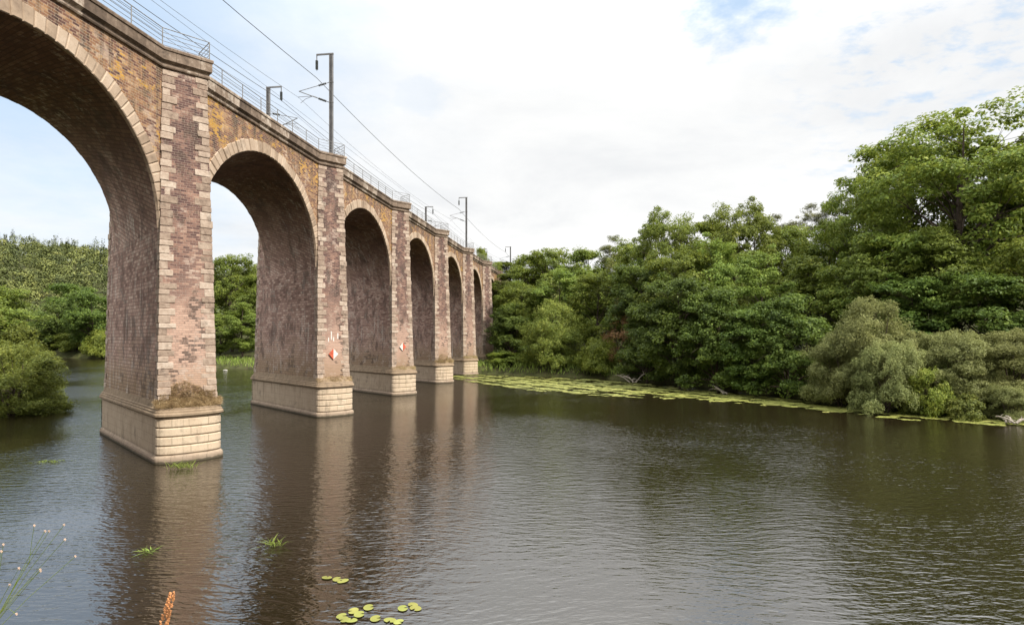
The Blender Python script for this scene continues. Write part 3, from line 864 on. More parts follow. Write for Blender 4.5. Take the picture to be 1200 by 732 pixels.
KIND = {}
def proto(k, *variants):
    KIND[k] = variants
def T(name, seed, **kw): 
    return dict(name=name, seed=seed, kw=kw, H=kw['H'], R=kw['R'], me=None)
KINDS = {
 'ash':     [T('ash', 1, H=22, R=8.2, zb=6.0, lobes=42, clumps=600, leaves=80, leaf=.36, wd=.46, clump_r=.95, shape='broad', flat=.55, mat='ash', trunk_r=.33, stems=2, lobe_r=.31),],
 'alder':   [T('alder', 2, H=15, R=5.4, zb=1.0, lobes=34, clumps=430, leaves=70, leaf=.34, wd=.62, clump_r=.85, shape='oval', flat=.6, mat='alder', up=.7),
             T('alder', 3, H=14, R=5.6, zb=.4, lobes=36, clumps=430, leaves=70, leaf=.34, wd=.62, clump_r=.9, shape='dome', flat=.6, mat='alder', up=.7)],
 'oak':     [T('oak', 4, H=17, R=6.6, zb=2.5, lobes=36, clumps=440, leaves=72, leaf=.36, wd=.55, clump_r=.95, shape='oval', flat=.6, mat='oak'),
             T('oak', 5, H=18, R=6.0, zb=3.0, lobes=32, clumps=420, leaves=72, leaf=.36, wd=.55, clump_r=.95, shape='broad', flat=.6, mat='oak')],
 'robinia': [T('robinia', 6, H=16, R=4.6, zb=2.0, lobes=26, clumps=330, leaves=80, leaf=.32, wd=.5, clump_r=.85, shape='oval', flat=.5, mat='robinia', lobe_r=.36)],
 'willow':  [T('willow', 7, H=7.5, R=4.6, zb=.2, lobes=30, clumps=520, leaves=85, leaf=.26, wd=.26, clump_r=.55, shape='dome', flat=.85, mat='willow', stems=4, trunk_r=.10, up=.3),
             T('willow', 8, H=6.0, R=4.8, zb=.1, lobes=28, clumps=520, leaves=85, leaf=.26, wd=.26, clump_r=.55, shape='dome', flat=.8, mat='willow', stems=5, trunk_r=.09, up=.3)],
 'sallow':  [T('sallow', 9, H=9.5, R=6.0, zb=.2, lobes=34, clumps=560, leaves=80, leaf=.30, wd=.36, clump_r=.75, shape='dome', flat=.85, mat='sallow', stems=4, trunk_r=.14, up=.45)],
 'pine':    [T('pine', 10, H=16, R=3.4, zb=7.5, lobes=16, clumps=190, leaves=90, leaf=.34, wd=.16, clump_r=.62, shape='oval', flat=.55, mat='pine', trunk_r=.2)],
 'shrub':   [T('shrub', 11, H=3.2, R=3.0, zb=.05, lobes=22, clumps=260, leaves=70, leaf=.22, wd=.5, clump_r=.5, shape='dome', flat=.75, mat='shrub', stems=4, trunk_r=.05),],
 'dead':    [T('dead', 12, H=7.0, R=2.6, zb=.8, lobes=22, clumps=120, leaves=45, leaf=.22, wd=.35, clump_r=.55, shape='oval', flat=.8, mat='dead', stems=3, trunk_r=.09)],
 'yellow':  [T('yellow', 13, H=2.6, R=1.8, zb=.05, lobes=14, clumps=120, leaves=60, leaf=.22, wd=.5, clump_r=.38, shape='dome', flat=.8, mat='yellow', stems=3, trunk_r=.04)],
 'roundtree': [T('roundtree', 14, H=14, R=6.0, zb=.8, lobes=34, clumps=380, leaves=62, leaf=.42, wd=.6, clump_r=1.0, shape='oval', flat=.7, mat='alder')],
}
G1 = 'broadleaf trees of the right bank wood'
G2 = 'waterside bushes of the right bank'
def plant_tree(kind, u, z, vtop, wpx, label, name, cat='tree', group=None, var=0, rot=None, base=None, sink=.2, x=None):
    kd = KINDS[kind][var % len(KINDS[kind])]
    if kd['me'] is None: kd['me'] = make_tree(kd['name'], kd['seed'], **kd['kw'])
    X = px(u, z) if x is None else x
    g_ = max(th(X, z), -.1) if base is None else base
    Ht = max(1.0, ph(vtop, z) - g_ + sink)
    Rt = wpx / 2 / F * z * (1.16 if group == G1 else 1.0)
    r = empty(name, (X, z, g_ - sink), rng.uniform(0, 6.28) if rot is None else rot)
    sxy = Rt / (kd['R'] * 1.08); sz = Ht / kd['H']
    r.scale = (sxy, sxy, sz)
    tag(r, label, cat, group)
    link('crown', kd['me'][0], r); link('trunk', kd['me'][1], r)
    return r

# back rows first, then the waterline
TREES = [
 # kind, u, z, vtop, wpx, var, name, label
 ('pine', 722, 118, 274, 46, 0, 'pine_tree', 'dark conifer poking up behind the low skyline trees right of the viaduct'),
 ('pine', 944, 112, 236, 44, 0, 'pine_tree', 'scraggy pine on the skyline, left one of the pair below the tallest tree'),
 ('pine', 976, 110, 229, 46, 0, 'pine_tree', 'scraggy pine on the skyline, right one of the pair below the tallest tree'),
 ('pine', 912, 116, 247, 38, 0, 'pine_tree', 'small pine top showing left of the skyline pines'),
 ('oak', 640, 128, 289, 86, 0, 'broadleaf_tree', 'rounded green tree standing just right of the far end of the viaduct'),
 ('oak', 606, 132, 318, 60, 1, 'broadleaf_tree', 'dark tree crowding the end wall of the viaduct'),
 ('oak', 690, 122, 288, 78, 1, 'broadleaf_tree', 'mid green tree left of the dark conifer on the skyline'),
 ('oak', 741, 106, 280, 70, 0, 'broadleaf_tree', 'mid green tree on the skyline right of the dark conifer'),
 ('ash', 782, 96, 241, 92, 0, 'broadleaf_tree', 'tall tree with a pointed top, first high crown from the viaduct'),
 ('oak', 828, 98, 250, 84, 1, 'broadleaf_tree', 'tree filling the skyline dip between the two high crowns'),
 ('ash', 868, 90, 232, 100, 0, 'broadleaf_tree', 'tall tree with rough rounded top, midway along the wood'),
 ('oak', 922, 92, 262, 84, 0, 'broadleaf_tree', 'broad tree below the skyline pines'),
 ('oak', 972, 90, 264, 90, 1, 'broadleaf_tree', 'mid green tree in front of the right skyline pine'),
 ('ash', 1016, 80, 196, 110, 0, 'broadleaf_tree', 'tall tree at the left shoulder of the tallest crown'),
 ('oak', 1066, 80, 158, 130, 1, 'broadleaf_tree', 'tree behind the tallest crown, on its left'),
 ('ash', 1126, 66, 118, 235, 0, 'broadleaf_tree', 'tallest tree in the wood, open crown with bare limbs showing'),
 ('ash', 1228, 68, 185, 190, 0, 'broadleaf_tree', 'tall tree cut by the right edge of the photo'),
 ('oak', 1180, 74, 172, 130, 0, 'broadleaf_tree', 'dark tree behind the limbs of the tallest tree'),
 ('oak', 594, 146, 306, 44, 1, 'broadleaf_tree', 'tree on the embankment just past the end of the viaduct'),
 ('oak', 622, 140, 300, 56, 0, 'broadleaf_tree', 'green tree standing before the distant mast, past the viaduct'),
 ('robinia', 602, 124, 326, 44, 0, 'broadleaf_tree', 'light green tree against the end wall of the viaduct'),
 # middle rows
 ('robinia', 655, 112, 312, 66, 0, 'broadleaf_tree', 'bright green tree just behind the round yellow green bush'),
 ('oak', 612, 116, 330, 60, 0, 'broadleaf_tree', 'mid green tree overlapping the last arch of the viaduct'),
 ('oak', 700, 106, 318, 80, 0, 'broadleaf_tree', 'grey green tree behind the dead brown bush'),
 ('alder', 752, 92, 300, 80, 0, 'broadleaf_tree', 'dark tree behind the dead brown bush, on its right'),
 ('oak', 802, 84, 290, 100, 0, 'broadleaf_tree', 'dense mid green tree left of the lime green tree'),
 ('robinia', 838, 82, 276, 74, 0, 'broadleaf_tree', 'yellowish tree in the second row left of the lime green tree'),
 ('robinia', 893, 71, 290, 74, 0, 'broadleaf_tree', 'lime green tree catching light in the middle of the wood'),
 ('oak', 948, 76, 292, 94, 1, 'broadleaf_tree', 'dark tree right of the lime green tree'),
 ('robinia', 1040, 66, 248, 100, 0, 'broadleaf_tree', 'light green tree below the left shoulder of the tallest crown'),
 ('oak', 1000, 68, 300, 90, 0, 'broadleaf_tree', 'dark green tree above the grey green willow clump'),
 ('alder', 1070, 60, 318, 100, 0, 'broadleaf_tree', 'dark tree under the tallest crown, behind the left willow'),
 ('robinia', 1100, 62, 262, 100, 0, 'broadleaf_tree', 'light green tree in front of the trunk of the tallest tree'),
 ('alder', 1150, 56, 312, 120, 1, 'broadleaf_tree', 'dark tree behind the right hand willows'),
 ('oak', 1215, 56, 270, 110, 0, 'broadleaf_tree', 'dark tree at the right edge behind the willows'),
 ('ash', 1330, 62, 190, 170, 0, 'broadleaf_tree', 'tall tree on the bank beyond the right edge of the photo'),
 ('alder', 1290, 50, 300, 130, 1, 'broadleaf_tree', 'dark waterside tree just beyond the right edge of the photo'),
 ('alder', 1420, 50, 280, 150, 0, 'broadleaf_tree', 'dark waterside tree well beyond the right edge of the photo'),
 # waterline
 ('alder', 598, 112, 352, 54, 1, 'broadleaf_tree', 'dark green tree leaning at the foot of the last pier'),
 ('alder', 758, 84, 350, 66, 1, 'waterside_tree', 'dark waterside tree just right of the dead brown bush'),
 ('alder', 796, 76, 318, 92, 0, 'waterside_tree', 'dark waterside tree with layered boughs, second from the dead brown bush'),
 ('alder', 842, 70, 330, 92, 1, 'waterside_tree', 'dark waterside tree with layered boughs, midway along the bank'),
 ('alder', 884, 65, 356, 80, 0, 'waterside_tree', 'dark waterside tree directly below the lime green tree'),
 ('alder', 925, 62, 338, 92, 1, 'waterside_tree', 'dark waterside tree just left of the grey green willow clump'),
 ('sallow', 646, 101, 354, 92, 0, 'round_bush', 'large round yellow green bush at the water, right of the viaduct'),
 ('dead', 727, 92, 352, 46, 0, 'dead_bush', 'brown dead bush among the green trees'),
 ('shrub', 600, 107, 414, 66, 0, 'waterside_bush', 'low bright green bush between the last river pier and the round bush'),
 ('shrub', 700, 94, 398, 60, 0, 'waterside_bush', 'low green bush right of the round yellow green bush'),
 ('willow', 1022, 54, 352, 128, 0, 'willow_bush', 'grey green willow standing upper left, behind the waterside clump'),
 ('willow', 985, 55, 392, 96, 0, 'willow_bush', 'grey green willow leaning over the lily mat, leftmost willow'),
 ('willow', 1038, 50, 404, 90, 1, 'willow_bush', 'grey green willow in the middle of the waterside clump'),
 ('willow', 1118, 50, 392, 126, 1, 'willow_bush', 'grey green willow right of the dark gap in the clump'),
 ('willow', 1184, 49, 388, 134, 0, 'willow_bush', 'grey green willow at the right edge of the photo'),
 ('yellow', 962, 58.5, 424, 30, 0, 'yellow_shrub', 'yellowing shrub at the left foot of the leftmost willow'),
 ('yellow', 1132, 46, 462, 42, 0, 'yellow_shrub', 'yellow green shrub at the water under the right willows'),
 ('shrub', 1090, 48.5, 436, 60, 0, 'waterside_bush', 'dark bush filling the gap between the willows'),
 ('willow', 1186, 45.5, 454, 70, 1, 'willow_bush', 'low pale willow touching the water at the right edge'),
]
for kd, u, z, vt, w_, va, nm, lb in TREES:
    X = px(u, z)
    plant_tree(kd, u, z, vt, w_, lb, nm, 'bush' if 'bush' in nm or 'shrub' in nm else 'tree', G2 if ('bush' in nm or 'shrub' in nm) else G1, va)

# bushes on top of the viaduct
for u, z, vt, w_, lb in ((543, 96, 292, 20, 'green shrub growing on the viaduct deck beside the far front mast'),
                         (565, 112, 292, 20, 'green shrub growing on the viaduct deck left of the far end'),
                         (580, 128, 308, 20, 'green shrub at the far end of the viaduct parapet')):
    X, Y = to_w(xat(u, 1.2), 1.2)
    plant_tree('shrub', u, Y, vt, w_, lb, 'deck_shrub', 'shrub', 'shrubs on the viaduct deck', base=20.7, x=X)

# left bank
G3 = 'trees of the left bank'
for kd, u, z, vt, w_, va, nm, lb in (
    ('sallow', 10, 50, 402, 140, 0, 'round_bush', 'dark green bush hanging over the water at the left edge'),
    ('robinia', -8, 60, 330, 125, 0, 'broadleaf_tree', 'bright green tree at the left edge of the photo'),
    ('sallow', -30, 56, 360, 150, 0, 'broadleaf_tree', 'bushy tree cut by the left edge of the photo'),
    ('sallow', 44, 54, 440, 70, 0, 'round_bush', 'low bough of bush reaching right over the river on the left bank')):
    plant_tree(kd, u, z, vt, w_, lb, nm, 'bush' if 'bush' in nm else 'tree', G3, va)
G4 = 'trees on the far shore seen under the arches'
for kd, u, z, vt, w_, va, nm, lb in (
    ('roundtree', 68, 189, 352, 60, 0, 'broadleaf_tree', 'dark round tree on the far shore left of the first pier'),
    ('roundtree', 108, 180, 338, 66, 0, 'broadleaf_tree', 'pale green rounded tree on the far shore beside the first pier'),
    ('roundtree', 42, 196, 362, 44, 0, 'broadleaf_tree', 'small tree at the far shore peeping past the left bush'),
    ('roundtree', 90, 215, 330, 70, 0, 'broadleaf_tree', 'tree behind the far shore pair left of the first pier'),
    ('shrub', 56, 190, 396, 40, 0, 'waterside_bush', 'low bush at the far waterline right of the left bank bush'),
    ('shrub', 88, 183.5, 392, 44, 0, 'waterside_bush', 'low bush at the far waterline midway between left bush and first pier'),
    ('shrub', 118, 175.5, 388, 44, 0, 'waterside_bush', 'low bush at the far waterline touching the first pier'),
    ('oak', 272, 150, 296, 80, 0, 'broadleaf_tree', 'tall dark tree framed by the second arch'),
    ('oak', 240, 152, 312, 70, 1, 'broadleaf_tree', 'dark tree mostly hidden by the first pier'),
    ('robinia', 284, 134, 352, 52, 0, 'broadleaf_tree', 'bright green tree framed low in the second arch'),
    ('robinia', 258, 136, 366, 40, 0, 'broadleaf_tree', 'bright green low tree beside the first pier in the second arch'),
    ('oak', 305, 146, 318, 60, 1, 'broadleaf_tree', 'dark tree mostly hidden by the second pier')):
    plant_tree(kd, u, z, vt, w_, lb, nm, 'bush' if 'bush' in nm else 'tree', G4, va)

# ------------------------------------------------------------------ far hillside wood (one mass)
g = np.random.default_rng(21)
QS = []; RN = []
def add_crowns(n, xr, yr, cond):
    xs_ = g.uniform(*xr, n * 6); ys_ = g.uniform(*yr, n * 6)
    ok = cond(xs_, ys_); xs_, ys_ = xs_[ok][:n], ys_[ok][:n]
    hz = terrain(xs_, ys_)
    for x, y, h_ in zip(xs_, ys_, hz):
        if h_ < 1.0: continue
        r = g.uniform(2.6, 5.4); H_ = g.uniform(6, 14)
        conif = g.random() < .22
        if conif: r *= .5; H_ *= 1.25
        k = 420
        d = g.normal(size=(k, 3)); d /= np.linalg.norm(d, axis=1, keepdims=True)
        d[:, 2] = np.abs(d[:, 2]) * g.choice([1, 1, 1, -.5], k)
        lob = 1 + .22 * np.sin(d[:, 0] * 6 + g.uniform(0, 6)) * np.sin(d[:, 1] * 5 + g.uniform(0, 6)) + .15 * np.sin(d[:, 2] * 9 + g.uniform(0, 6))
        q = d * (lob * g.uniform(.7, 1.0, k))[:, None] * np.array([r, r, H_ * .5]) + np.array([x, y, h_ + H_ * .5])
        nn = d * .8 + np.array([0, 0, .5]) + g.normal(size=(k, 3)) * .4; nn /= np.linalg.norm(nn, axis=1, keepdims=True)
        QS.append(leaf_quads(q, nn, .85, .62, g))
        v = g.random() ** 1.3
        if conif: v *= .45
        RN.append(np.full(k, v))
def notriver(x, y): return ~inside(x, y, RIGHT + LEFT)
def c_far(x, y):
    lx = (x - BX) * CA + (y - BY) * SA; ly = -(x - BX) * SA + (y - BY) * CA
    return notriver(x, y) & (seg_dist(x, y, RIGHT) > 6) & (seg_dist(x, y, RIGHT) < seg_dist(x, y, LEFT)) & (x < -0.10 * y) & ~((np.abs(ly - 4) < 9) & (lx > 60))
add_crowns(1150, (-420, -20), (120, 430), c_far)
add_crowns(260, (-30, 150), (140, 250), lambda x, y: notriver(x, y) & (x > .05 * y) & (seg_dist(x, y, RIGHT) > 25))
add_crowns(150, (-260, -60), (60, 135), lambda x, y: notriver(x, y) & (seg_dist(x, y, LEFT) > 5) & (seg_dist(x, y, LEFT) < seg_dist(x, y, RIGHT)) & (x < -.95 * y))
add_crowns(90, (60, 190), (20, 120), lambda x, y: notriver(x, y) & (seg_dist(x, y, RIGHT) > 26))
m, nt = new_mat('far_wood_leaves'); N = NT(nt)
at = N.n('ShaderNodeAttribute', attribute_name='rnd')
geo = N.n('ShaderNodeNewGeometry')
t = N.math('ADD', N.math('MULTIPLY', at.outputs['Fac'], .75), N.math('MULTIPLY_ADD', geo.outputs['Random Per Island'], .35, -.05), clamp=True)
col = N.ramp(t, [(0, (0.05, 0.065, 0.024)), (.45, (0.125, 0.145, 0.042)), (.8, (0.20, 0.215, 0.06)), (1, (0.31, 0.305, 0.10))])
principled(N, col, .7, None, .2)
tag(link('far_wood', quads_mesh('far_wood', np.concatenate(QS), m, np.concatenate(RN))), 'wooded hillside in mixed greens rising beyond the river', 'wood', None, 'stuff')

# ------------------------------------------------------------------ bank grass (ground cover) 
def blades(P, hgt, wid, g, lean=.35):
    n = len(P)
    a = g.uniform(0, 2 * PI, n); hh = hgt * g.uniform(.5, 1.2, n); ww = wid * g.uniform(.7, 1.3, n)
    s = np.stack([np.cos(a), np.sin(a), np.zeros(n)], 1); ln = g.normal(size=(n, 3)) * lean; ln[:, 2] = 0
    tip = P + ln * hh[:, None]; tip[:, 2] += hh
    mid = P + ln * hh[:, None] * .35; mid[:, 2] += hh * .55
    return np.stack([P, mid + s * ww[:, None] * .5, tip, mid - s * ww[:, None] * .5], 1)
def bank_points(n, pl, dmax, xr, yr, g):
    X = g.uniform(*xr, n * 12); Y = g.uniform(*yr, n * 12)
    d = seg_dist(X, Y, pl); ok = (d < dmax) & ~inside(X, Y, RIGHT + LEFT) & (g.random(len(X)) < np.exp(-d / dmax * 1.5))
    X, Y = X[ok][:n], Y[ok][:n]
    return np.stack([X, Y, terrain(X, Y)], 1)
P = bank_points(14000, RIGHT, 7, (-110, 60), (30, 180), g)
tag(link('bank_grass', quads_mesh('bank_grass', blades(P, 1.0, .16, g), M['grass'])), 'rough green grass along the right bank waterline', 'grass', None, 'stuff')

# ------------------------------------------------------------------ dry grass on the pier ledges
for k, (cnt, hg) in {1: (15000, .29), 2: (2600, .17), 3: (2600, .18), 4: (6000, .32), 5: (2600, .26)}.items():
    g = np.random.default_rng(100 + k)
    a = g.uniform(-1, 1, cnt * 3) * (PW - .02); t = g.uniform(0, 1, cnt * 3)
    bul = PBUL * np.sqrt(np.maximum(0, 1 - np.abs(a / PW) ** 2.4))
    bo = -(PBF) - bul + .04; bi = -bf(3.6) + .02
    b = bo + (bi - bo) * t; z = 2.76 + .36 * t
    if k == 1: sel = np.ones(len(a), bool)
    else: sel = g.random(len(a)) < .35 + .65 * (np.sin(a * 4 + k) > -.2)
    a, b, z = a[sel][:cnt], b[sel][:cnt], z[sel][:cnt]
    # part of it clings to the lower joints of the shaft
    up_ = g.random(len(a)) < (.34 if k in (1, 4) else .15)
    zu = 3.05 + (1.0 if k in (1, 4) else .4) * g.random(len(a)) ** 1.8 * (.72 + .28 * np.sin(a * 2.3 + k * 2))
    a = np.where(up_, a * .86, a); b = np.where(up_, -(.87 + .030 * (20.5 - zu)) - .01, b); z = np.where(up_, zu, z)
    P = np.stack([a * .7916 + b * .611, -.611 * a + .7916 * b, z], 1)
    bn = np.clip(.42 + .45 * np.sin(a * 5.3 + k) * np.sin(b * 6.1 + 1) + .35 * np.sin(a * 11.7 + b * 7) + g.normal(size=len(a)) * .3, .08, 1.6) * np.where(up_, .55, 1)
    hh = hg * (.35 + .8 * bn); n_ = len(a)
    od = np.stack([np.full(n_, -.611), np.full(n_, -.7916), np.zeros(n_)], 1)       # outwards from the pier front
    dirs = od * g.uniform(-.1, .8, n_)[:, None] + np.array([.7916, -.611, 0]) * (a / PW * .7 + g.normal(size=n_) * .45)[:, None] + np.array([0, 0, 1]) * g.uniform(.1, 1.0, n_)[:, None]
    dirs /= np.linalg.norm(dirs, axis=1, keepdims=True)
    tip = P + dirs * hh[:, None]; tip[:, 2] -= hh * g.uniform(0, .35, n_); tip[:, 2] = np.maximum(tip[:, 2], 2.62)
    mid = P * .5 + (P + dirs * hh[:, None]) * .5; sv = g.normal(size=(n_, 3)); sv /= np.linalg.norm(sv, axis=1, keepdims=True)
    q = np.stack([P, mid + sv * .009, tip, mid - sv * .009], 1)
    nm = {1: 'first', 2: 'second', 3: 'third', 4: 'fourth', 5: 'fifth'}[k]
    o = link('dry_grass', quads_mesh('dry_grass', q, M['straw']), None, (*to_w(PX[k], 0), 0), BANG)
    tag(o, f'dry straw coloured grass on the ledge of the {nm} river pier', 'grass', 'dry grass on the pier ledges', 'stuff')
g = np.random.default_rng(77)

# ------------------------------------------------------------------ lily mat along the right bank
OUT = [(-10, 91), (-3, 78.5), (2, 69.5), (9, 64.8), (17.5, 60.2), (24.2, 55), (28.3, 47.2), (33.5, 44), (40, 40)]
INN = [(-9, 103), (-4, 99.5), (3, 96), (12, 90), (20, 78), (28, 62), (32.5, 51), (38, 46.4), (45, 40)]
def pl_at(pl, t):
    t = t * (len(pl) - 1); i = np.minimum(t.astype(int), len(pl) - 2); f = (t - i)[:, None]; A_ = np.array(pl)
    return A_[i] * (1 - f) + A_[i + 1] * f
n = 110000
t = g.uniform(0, 1, n); s = g.uniform(0, 1, n)
p = pl_at(OUT, t) * (1 - s[:, None]) + pl_at(INN, t) * s[:, None]
nz = np.sin(p[:, 0] * .9 + 1) * np.sin(p[:, 1] * .8) + .7 * np.sin(p[:, 0] * 2.3 + p[:, 1] * 1.3) + .6 * np.sin(p[:, 1] * 2.9 - p[:, 0] * 1.1) + .35 * np.sin(p[:, 0] * 6 + 2) * np.sin(p[:, 1] * 5)
dens = np.where(s < .34, .12 + s * 1.5, .85) * np.where(s > .72, .42, 1) * np.where(t > .72, .42, 1.0) * np.where(t < .18, .5, 1)
keep = (nz * .62 + .62 + g.normal(size=n) * .16 < dens * .95) & (g.random(n) < .42)
p = p[keep]
def discs(P2, rad, g, z=.015, nseg=7):
    V, Fc = [], []
    for (x, y), r in zip(P2, rad):
        a0 = g.uniform(0, 6.28); b = len(V); zz = z + g.uniform(0, .02)
        tx, ty = g.normal() * .03, g.normal() * .03
        for k in range(nseg):
            a = a0 + (k + .15) / (nseg - .25) * 2 * PI * .97
            rr_ = r * (1 if k else .9)
            V.append((x + math.cos(a) * rr_, y + math.sin(a) * rr_ * .92, zz + math.cos(a) * tx * r + math.sin(a) * ty * r))
        V.append((x + math.cos(a0) * r * .12, y + math.sin(a0) * r * .12, zz))
        Fc.append(tuple(range(b, b + nseg + 1)))
    return V, Fc
V, Fc = discs(p[:22000], g.uniform(.14, .32, 22000), g)
me = bpy.data.meshes.new('lily_mat'); me.from_pydata(V, [], Fc); me.materials.append(M['lily'])
tag(link('lily_mat', me), 'yellow green mat of floating water lilies along the right bank', 'water lilies', None, 'stuff')
# single pads near the viewer
def wpt(u, v): z = F * CAMZ / (v - V0); return px(u, z), z
V, Fc = discs([(0, 0)], [1.0], np.random.default_rng(5), 0.0, 16)
pad_me = bpy.data.meshes.new('lily_pad'); pad_me.from_pydata(V, [], Fc); pad_me.materials.append(M['lily'])
PADS = {'floating lily pad in the small group left of the bottom centre': ((383, 677), (395, 679), (402, 681)),
        'floating lily pad in the largest group at the bottom centre of the river': ((400, 722), (414, 716), (421, 720), (411, 727), (432, 712), (440, 725), (403, 726)),
        'floating lily pad in the right hand group at the bottom centre': ((472, 713), (484, 709), (487, 713), (457, 727), (467, 729))}
for lb, pts in PADS.items():
    for (u, v) in pts:
        x, y = wpt(u, v)
        o = link('lily_pad', pad_me, None, (x, y, .02), g.uniform(0, 6)); r = g.uniform(.10, .135); o.scale = (r * 1.25, r, r)
        tag(o, lb, 'lily pad', lb.replace('floating lily pad', 'lily pads'))

# floating and growing grass tufts
def tuft(u, v, n, hg, lean, label, name='grass_tuft', wid=.035, spread=.25, zoff=0):
    x, y = wpt(u, v); g2 = np.random.default_rng(int(u))
    P = np.stack([g2.normal(size=n) * spread, g2.normal(size=n) * spread * .5, np.zeros(n)], 1)
    o = link(name, quads_mesh(name, blades(P, hg, wid, g2, lean), M['grass']), None, (x, y, zoff)); tag(o, label, 'grass tuft')
tuft(213, 549, 120, .35, .9, 'bright green grass tuft in the water at the foot of the first pier', spread=.3)
tuft(174, 646, 22, .10, 4.0, 'few green grass blades floating in the dark reflection of the first pier', wid=.05, spread=.12)
tuft(320, 640, 40, .24, 1.5, 'green and brown grass tuft floating between the pier reflections', wid=.04, spread=.13)
tuft(60, 541, 60, .08, 2.5, 'small dark patch of weed floating left of the first pier', wid=.06, spread=.4)

# white float near the far shore
mb = MB(); x, y = wpt(264, 434)
pts = [(-.45, 0, .03), (-.3, 0, .08), (0, 0, .10), (.3, 0, .08), (.45, 0, .03)]
mb.tube(pts, [.02, .07, .085, .07, .02], 10)
tag(link('white_float', mb.mesh('white_float', M['white'], True), None, (x, y, .0)), 'small white float on the water near the far shore', 'float')

# driftwood
def drift(u, z, seed, n, ln, label):
    rr = random.Random(seed); mb = MB()
    X = px(u, z)
    for k in range(n):
        a = rr.uniform(-2.6, .4); l = ln * rr.uniform(.5, 1)
        p0 = Vector((rr.uniform(-.5, .5), rr.uniform(-.3, .3), .1)); d = Vector((math.cos(a) * 1.0, math.sin(a) * .5, rr.uniform(.12, .55))) * l
        mb.tube([p0, p0 + d * .4 + Vector((0, 0, .12 * l)), p0 + d * .75 + Vector((rr.uniform(-.2, .2), 0, .1 * l)), p0 + d], [.09, .07, .045, .015], 5)
        for _ in range(3):
            s = p0 + d * rr.uniform(.35, .8) + Vector((0, 0, .08 * l)); e = s + Vector((rr.uniform(-1, 1), rr.uniform(-.6, .2), rr.uniform(-.1, .6))) * l * .35
            mb.tube([s, s * .5 + e * .5 + Vector((0, 0, .05)), e], [.035, .025, .008], 4)
    tag(link('driftwood', mb.mesh('driftwood', M['deadwood'], True), None, (X, z, .05), 2.4), label, 'driftwood')
drift(742, 82, 4, 6, 3.2, 'bleached dead branches lying at the waterline by the dead brown bush')
drift(852, 65.5, 6, 2, 2.6, 'single bleached branch dipping into the lily mat midway along the bank')
drift(1183, 43.6, 8, 6, 1.5, 'bleached twiggy branches in the water under the right edge willow')

# foreground weeds rooted on the near bank
def weed(u, v, z, label, seed, heads=True, big=False):
    X, ht = px(u, z), ph(v, z); rr = random.Random(seed)
    bx, by = X - .9 * (0 if big else 1), z + .1
    b = th(bx, by)
    r = empty('flower_stalk', (bx, by, b)); H_ = ht - b; dx = X - bx
    if big:
        mb = MB(); mb.tube([(-.18, 0, -.1), (-.10, 0, H_ * .5), (-.02, 0, H_ * .9)], .008, 5); link('stem', mb.mesh('stem', M['grass']), r)
        mb = MB()
        for k in range(90):
            t = k / 90; p0 = Vector((-.045 + .05 * t, 0, H_ - .17 + .17 * t)); a = rr.uniform(0, 6.28); rad = .016 * (1 - .6 * t)
            c = p0 + Vector((math.cos(a) * rad, math.sin(a) * rad, 0)); mb.tube([c, c + Vector((math.cos(a) * .007, math.sin(a) * .007, .008))], [.006, .003], 4)
        link('seed_head', mb.mesh('seed_head', M['seed']), r)
    else:
        mb, mf = MB(), MB()
        tops = []
        for k in range(7):
            e = Vector((dx + rr.uniform(-.22, .08), rr.uniform(-.1, .1), H_ + rr.uniform(-.28, .05)))
            s = Vector((dx * .5, 0, H_ * .62)).lerp(Vector((dx * .85, 0, H_ * .88)), rr.random())
            mb.tube([s, s * .5 + e * .5 + Vector((0, 0, .02)), e], .0014, 4); tops.append(e)
        mb.tube([(0, 0, -.1), (dx * .2, 0, H_ * .4), (dx * .5, 0, H_ * .62), (dx * .85, 0, H_ * .88)], [.004, .003, .0024, .0016], 5)
        for e in tops:
            for q in range(5):
                a = q * 1.256; c = e + Vector((math.cos(a) * .007, 0, math.sin(a) * .007)); mf.tube([e, c], [.002, .0026], 4)
        link('stem', mb.mesh('stem', M['grass']), r); link('flower_heads', mf.mesh('flower_heads', M['flower']), r)
    tag(r, label, 'plant')
weed(186, 706, 2.6, 'rust coloured seed head on a stalk at the bottom edge', 1, big=True)
weed(46, 612, 3.4, 'thin stalk with small pale flowers against the water at the left edge', 2)
weed(24, 660, 3.2, 'lower thin flowering stalk at the left edge near the bottom', 3)

# ------------------------------------------------------------------ sky, sun
SUN_EL, SUN_AZ = math.radians(46), math.radians(128)   # azimuth clockwise from +Y : behind the viewer on the right
w = bpy.data.worlds.new('World'); scene.world = w; w.use_nodes = True
nt = w.node_tree; nt.nodes.clear(); N = NT(nt)
sky = N.n('ShaderNodeTexSky', sky_type='NISHITA', sun_disc=False, sun_elevation=SUN_EL, sun_rotation=SUN_AZ)
sky.air_density = 1.0; sky.dust_density = 1.5; sky.ozone_density = 2.0
dirv = N.vmath('NORMALIZE', N.n('ShaderNodeTexCoord').outputs['Generated'])
sx = N.n('ShaderNodeSeparateXYZ'); N.set(sx.inputs[0], dirv)
den = N.math('ADD', N.math('MAXIMUM', sx.outputs[2], 0.0), 0.16)
cmb = N.n('ShaderNodeCombineXYZ'); N.set(cmb.inputs[0], N.math('DIVIDE', sx.outputs[0], den)); N.set(cmb.inputs[1], N.math('DIVIDE', sx.outputs[1], den))
pc = cmb.outputs[0]
cn = N.noise(pc, 0.9, 7, 0.58, 0.35)
cover = N.smooth(cn, 0.30, 0.47)
wob = N.math('MULTIPLY_ADD', N.noise(pc, 2.6, 6, 0.62), 0.30, -0.15)
fleck = N.noise(N.mapping(pc, scale=(1, 1.3, 1)), 9.0, 5, 0.6)
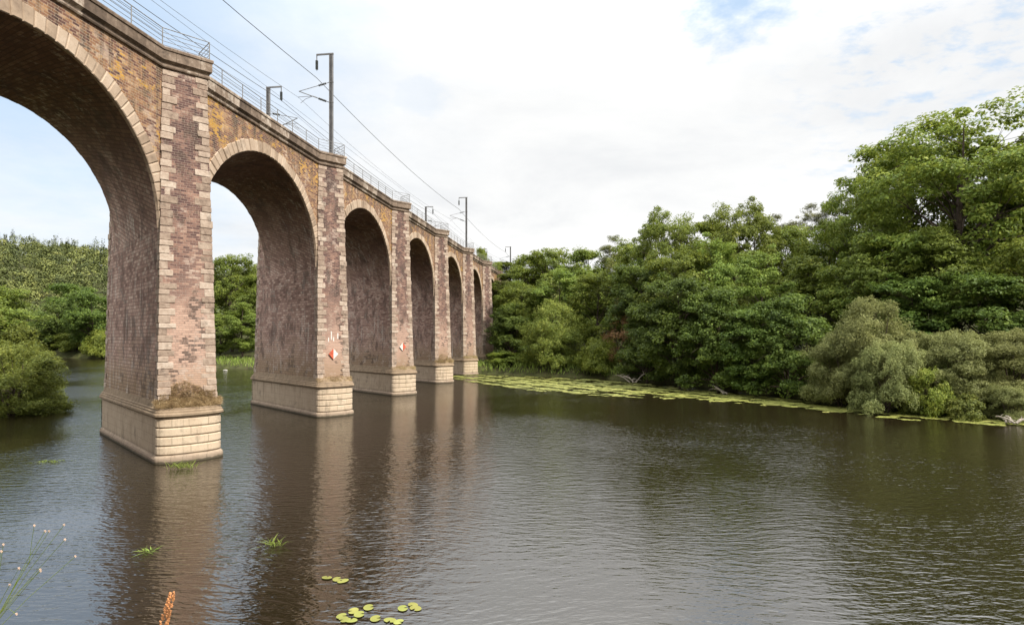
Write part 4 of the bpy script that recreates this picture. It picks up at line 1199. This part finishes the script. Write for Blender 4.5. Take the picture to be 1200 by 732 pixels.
def patch(vx, vy, vz, r0, r1, amt, wamt=1.0):
    v = Vector((vx, vy, vz)).normalized()
    d = N.vmath('DISTANCE', dirv, tuple(v), out=1)
    return N.math('MULTIPLY', N.smooth(N.math('ADD', d, N.math('MULTIPLY', wob, wamt)), r1, r0), amt)
hole = patch(.385, 1, .57, .03, .10, .85)
hole = N.math('MAXIMUM', hole, patch(-.15, 1, .40, .0, .06, .22))
hole = N.math('MAXIMUM', hole, patch(-.85, 1, .40, .05, .26, .34))
hole = N.math('MAXIMUM', hole, patch(-.42, 1, .48, .10, .40, .10))
hole = N.math('MAXIMUM', hole, N.math('MULTIPLY', patch(.82, 1, .50, .08, .34, 1.0), N.math('MULTIPLY', N.smooth(fleck, .48, .72), .6)))
hole = N.math('MAXIMUM', hole, patch(-.80, 1, .72, .12, .55, .75))
cover = N.math('MULTIPLY', N.math('MAXIMUM', cover, N.smooth(sx.outputs[2], .62, .5)), N.math('SUBTRACT', 1.0, hole))
shade = N.noise(N.mapping(pc, loc=(4, 2, 0)), 1.1, 7, 0.6, 0.3)
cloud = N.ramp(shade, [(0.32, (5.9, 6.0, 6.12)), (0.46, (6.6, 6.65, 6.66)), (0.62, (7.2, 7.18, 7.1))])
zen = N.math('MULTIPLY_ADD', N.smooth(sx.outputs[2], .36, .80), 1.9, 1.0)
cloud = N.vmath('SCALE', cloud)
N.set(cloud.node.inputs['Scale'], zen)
# thin veil keeps the clear parts pale
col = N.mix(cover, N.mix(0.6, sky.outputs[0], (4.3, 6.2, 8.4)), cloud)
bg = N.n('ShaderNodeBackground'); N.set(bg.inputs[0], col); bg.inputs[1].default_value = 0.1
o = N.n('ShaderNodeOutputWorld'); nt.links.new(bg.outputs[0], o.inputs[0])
sd = bpy.data.lights.new('Sun', 'SUN'); sd.energy = 4.0; sd.angle = math.radians(7); sd.color = (1.0, 0.93, 0.82)
so = bpy.data.objects.new('Sun', sd); COL.objects.link(so)
dv = Vector((math.sin(SUN_AZ) * math.cos(SUN_EL), math.cos(SUN_AZ) * math.cos(SUN_EL), math.sin(SUN_EL)))
so.rotation_euler = (-dv).to_track_quat('-Z', 'Y').to_euler(); so.location = (30, -30, 60)

# ------------------------------------------------------------------ render settings
vs = scene.view_settings
scene.display_settings.display_device = 'sRGB'
vs.view_transform = 'Standard'; vs.look = 'None'; vs.exposure = 0.55; vs.gamma = 1.0; vs.use_curve_mapping = False
scene.render.engine = 'CYCLES'
cy = scene.cycles
cy.max_bounces = 6; cy.diffuse_bounces = 3; cy.glossy_bounces = 3; cy.transmission_bounces = 3; cy.transparent_max_bounces = 4
cy.caustics_reflective = False; cy.caustics_refractive = False
cy.sample_clamp_indirect = 6
try:
    cy.use_denoising = True; cy.denoiser = 'OPENIMAGEDENOISE'
except Exception: pass
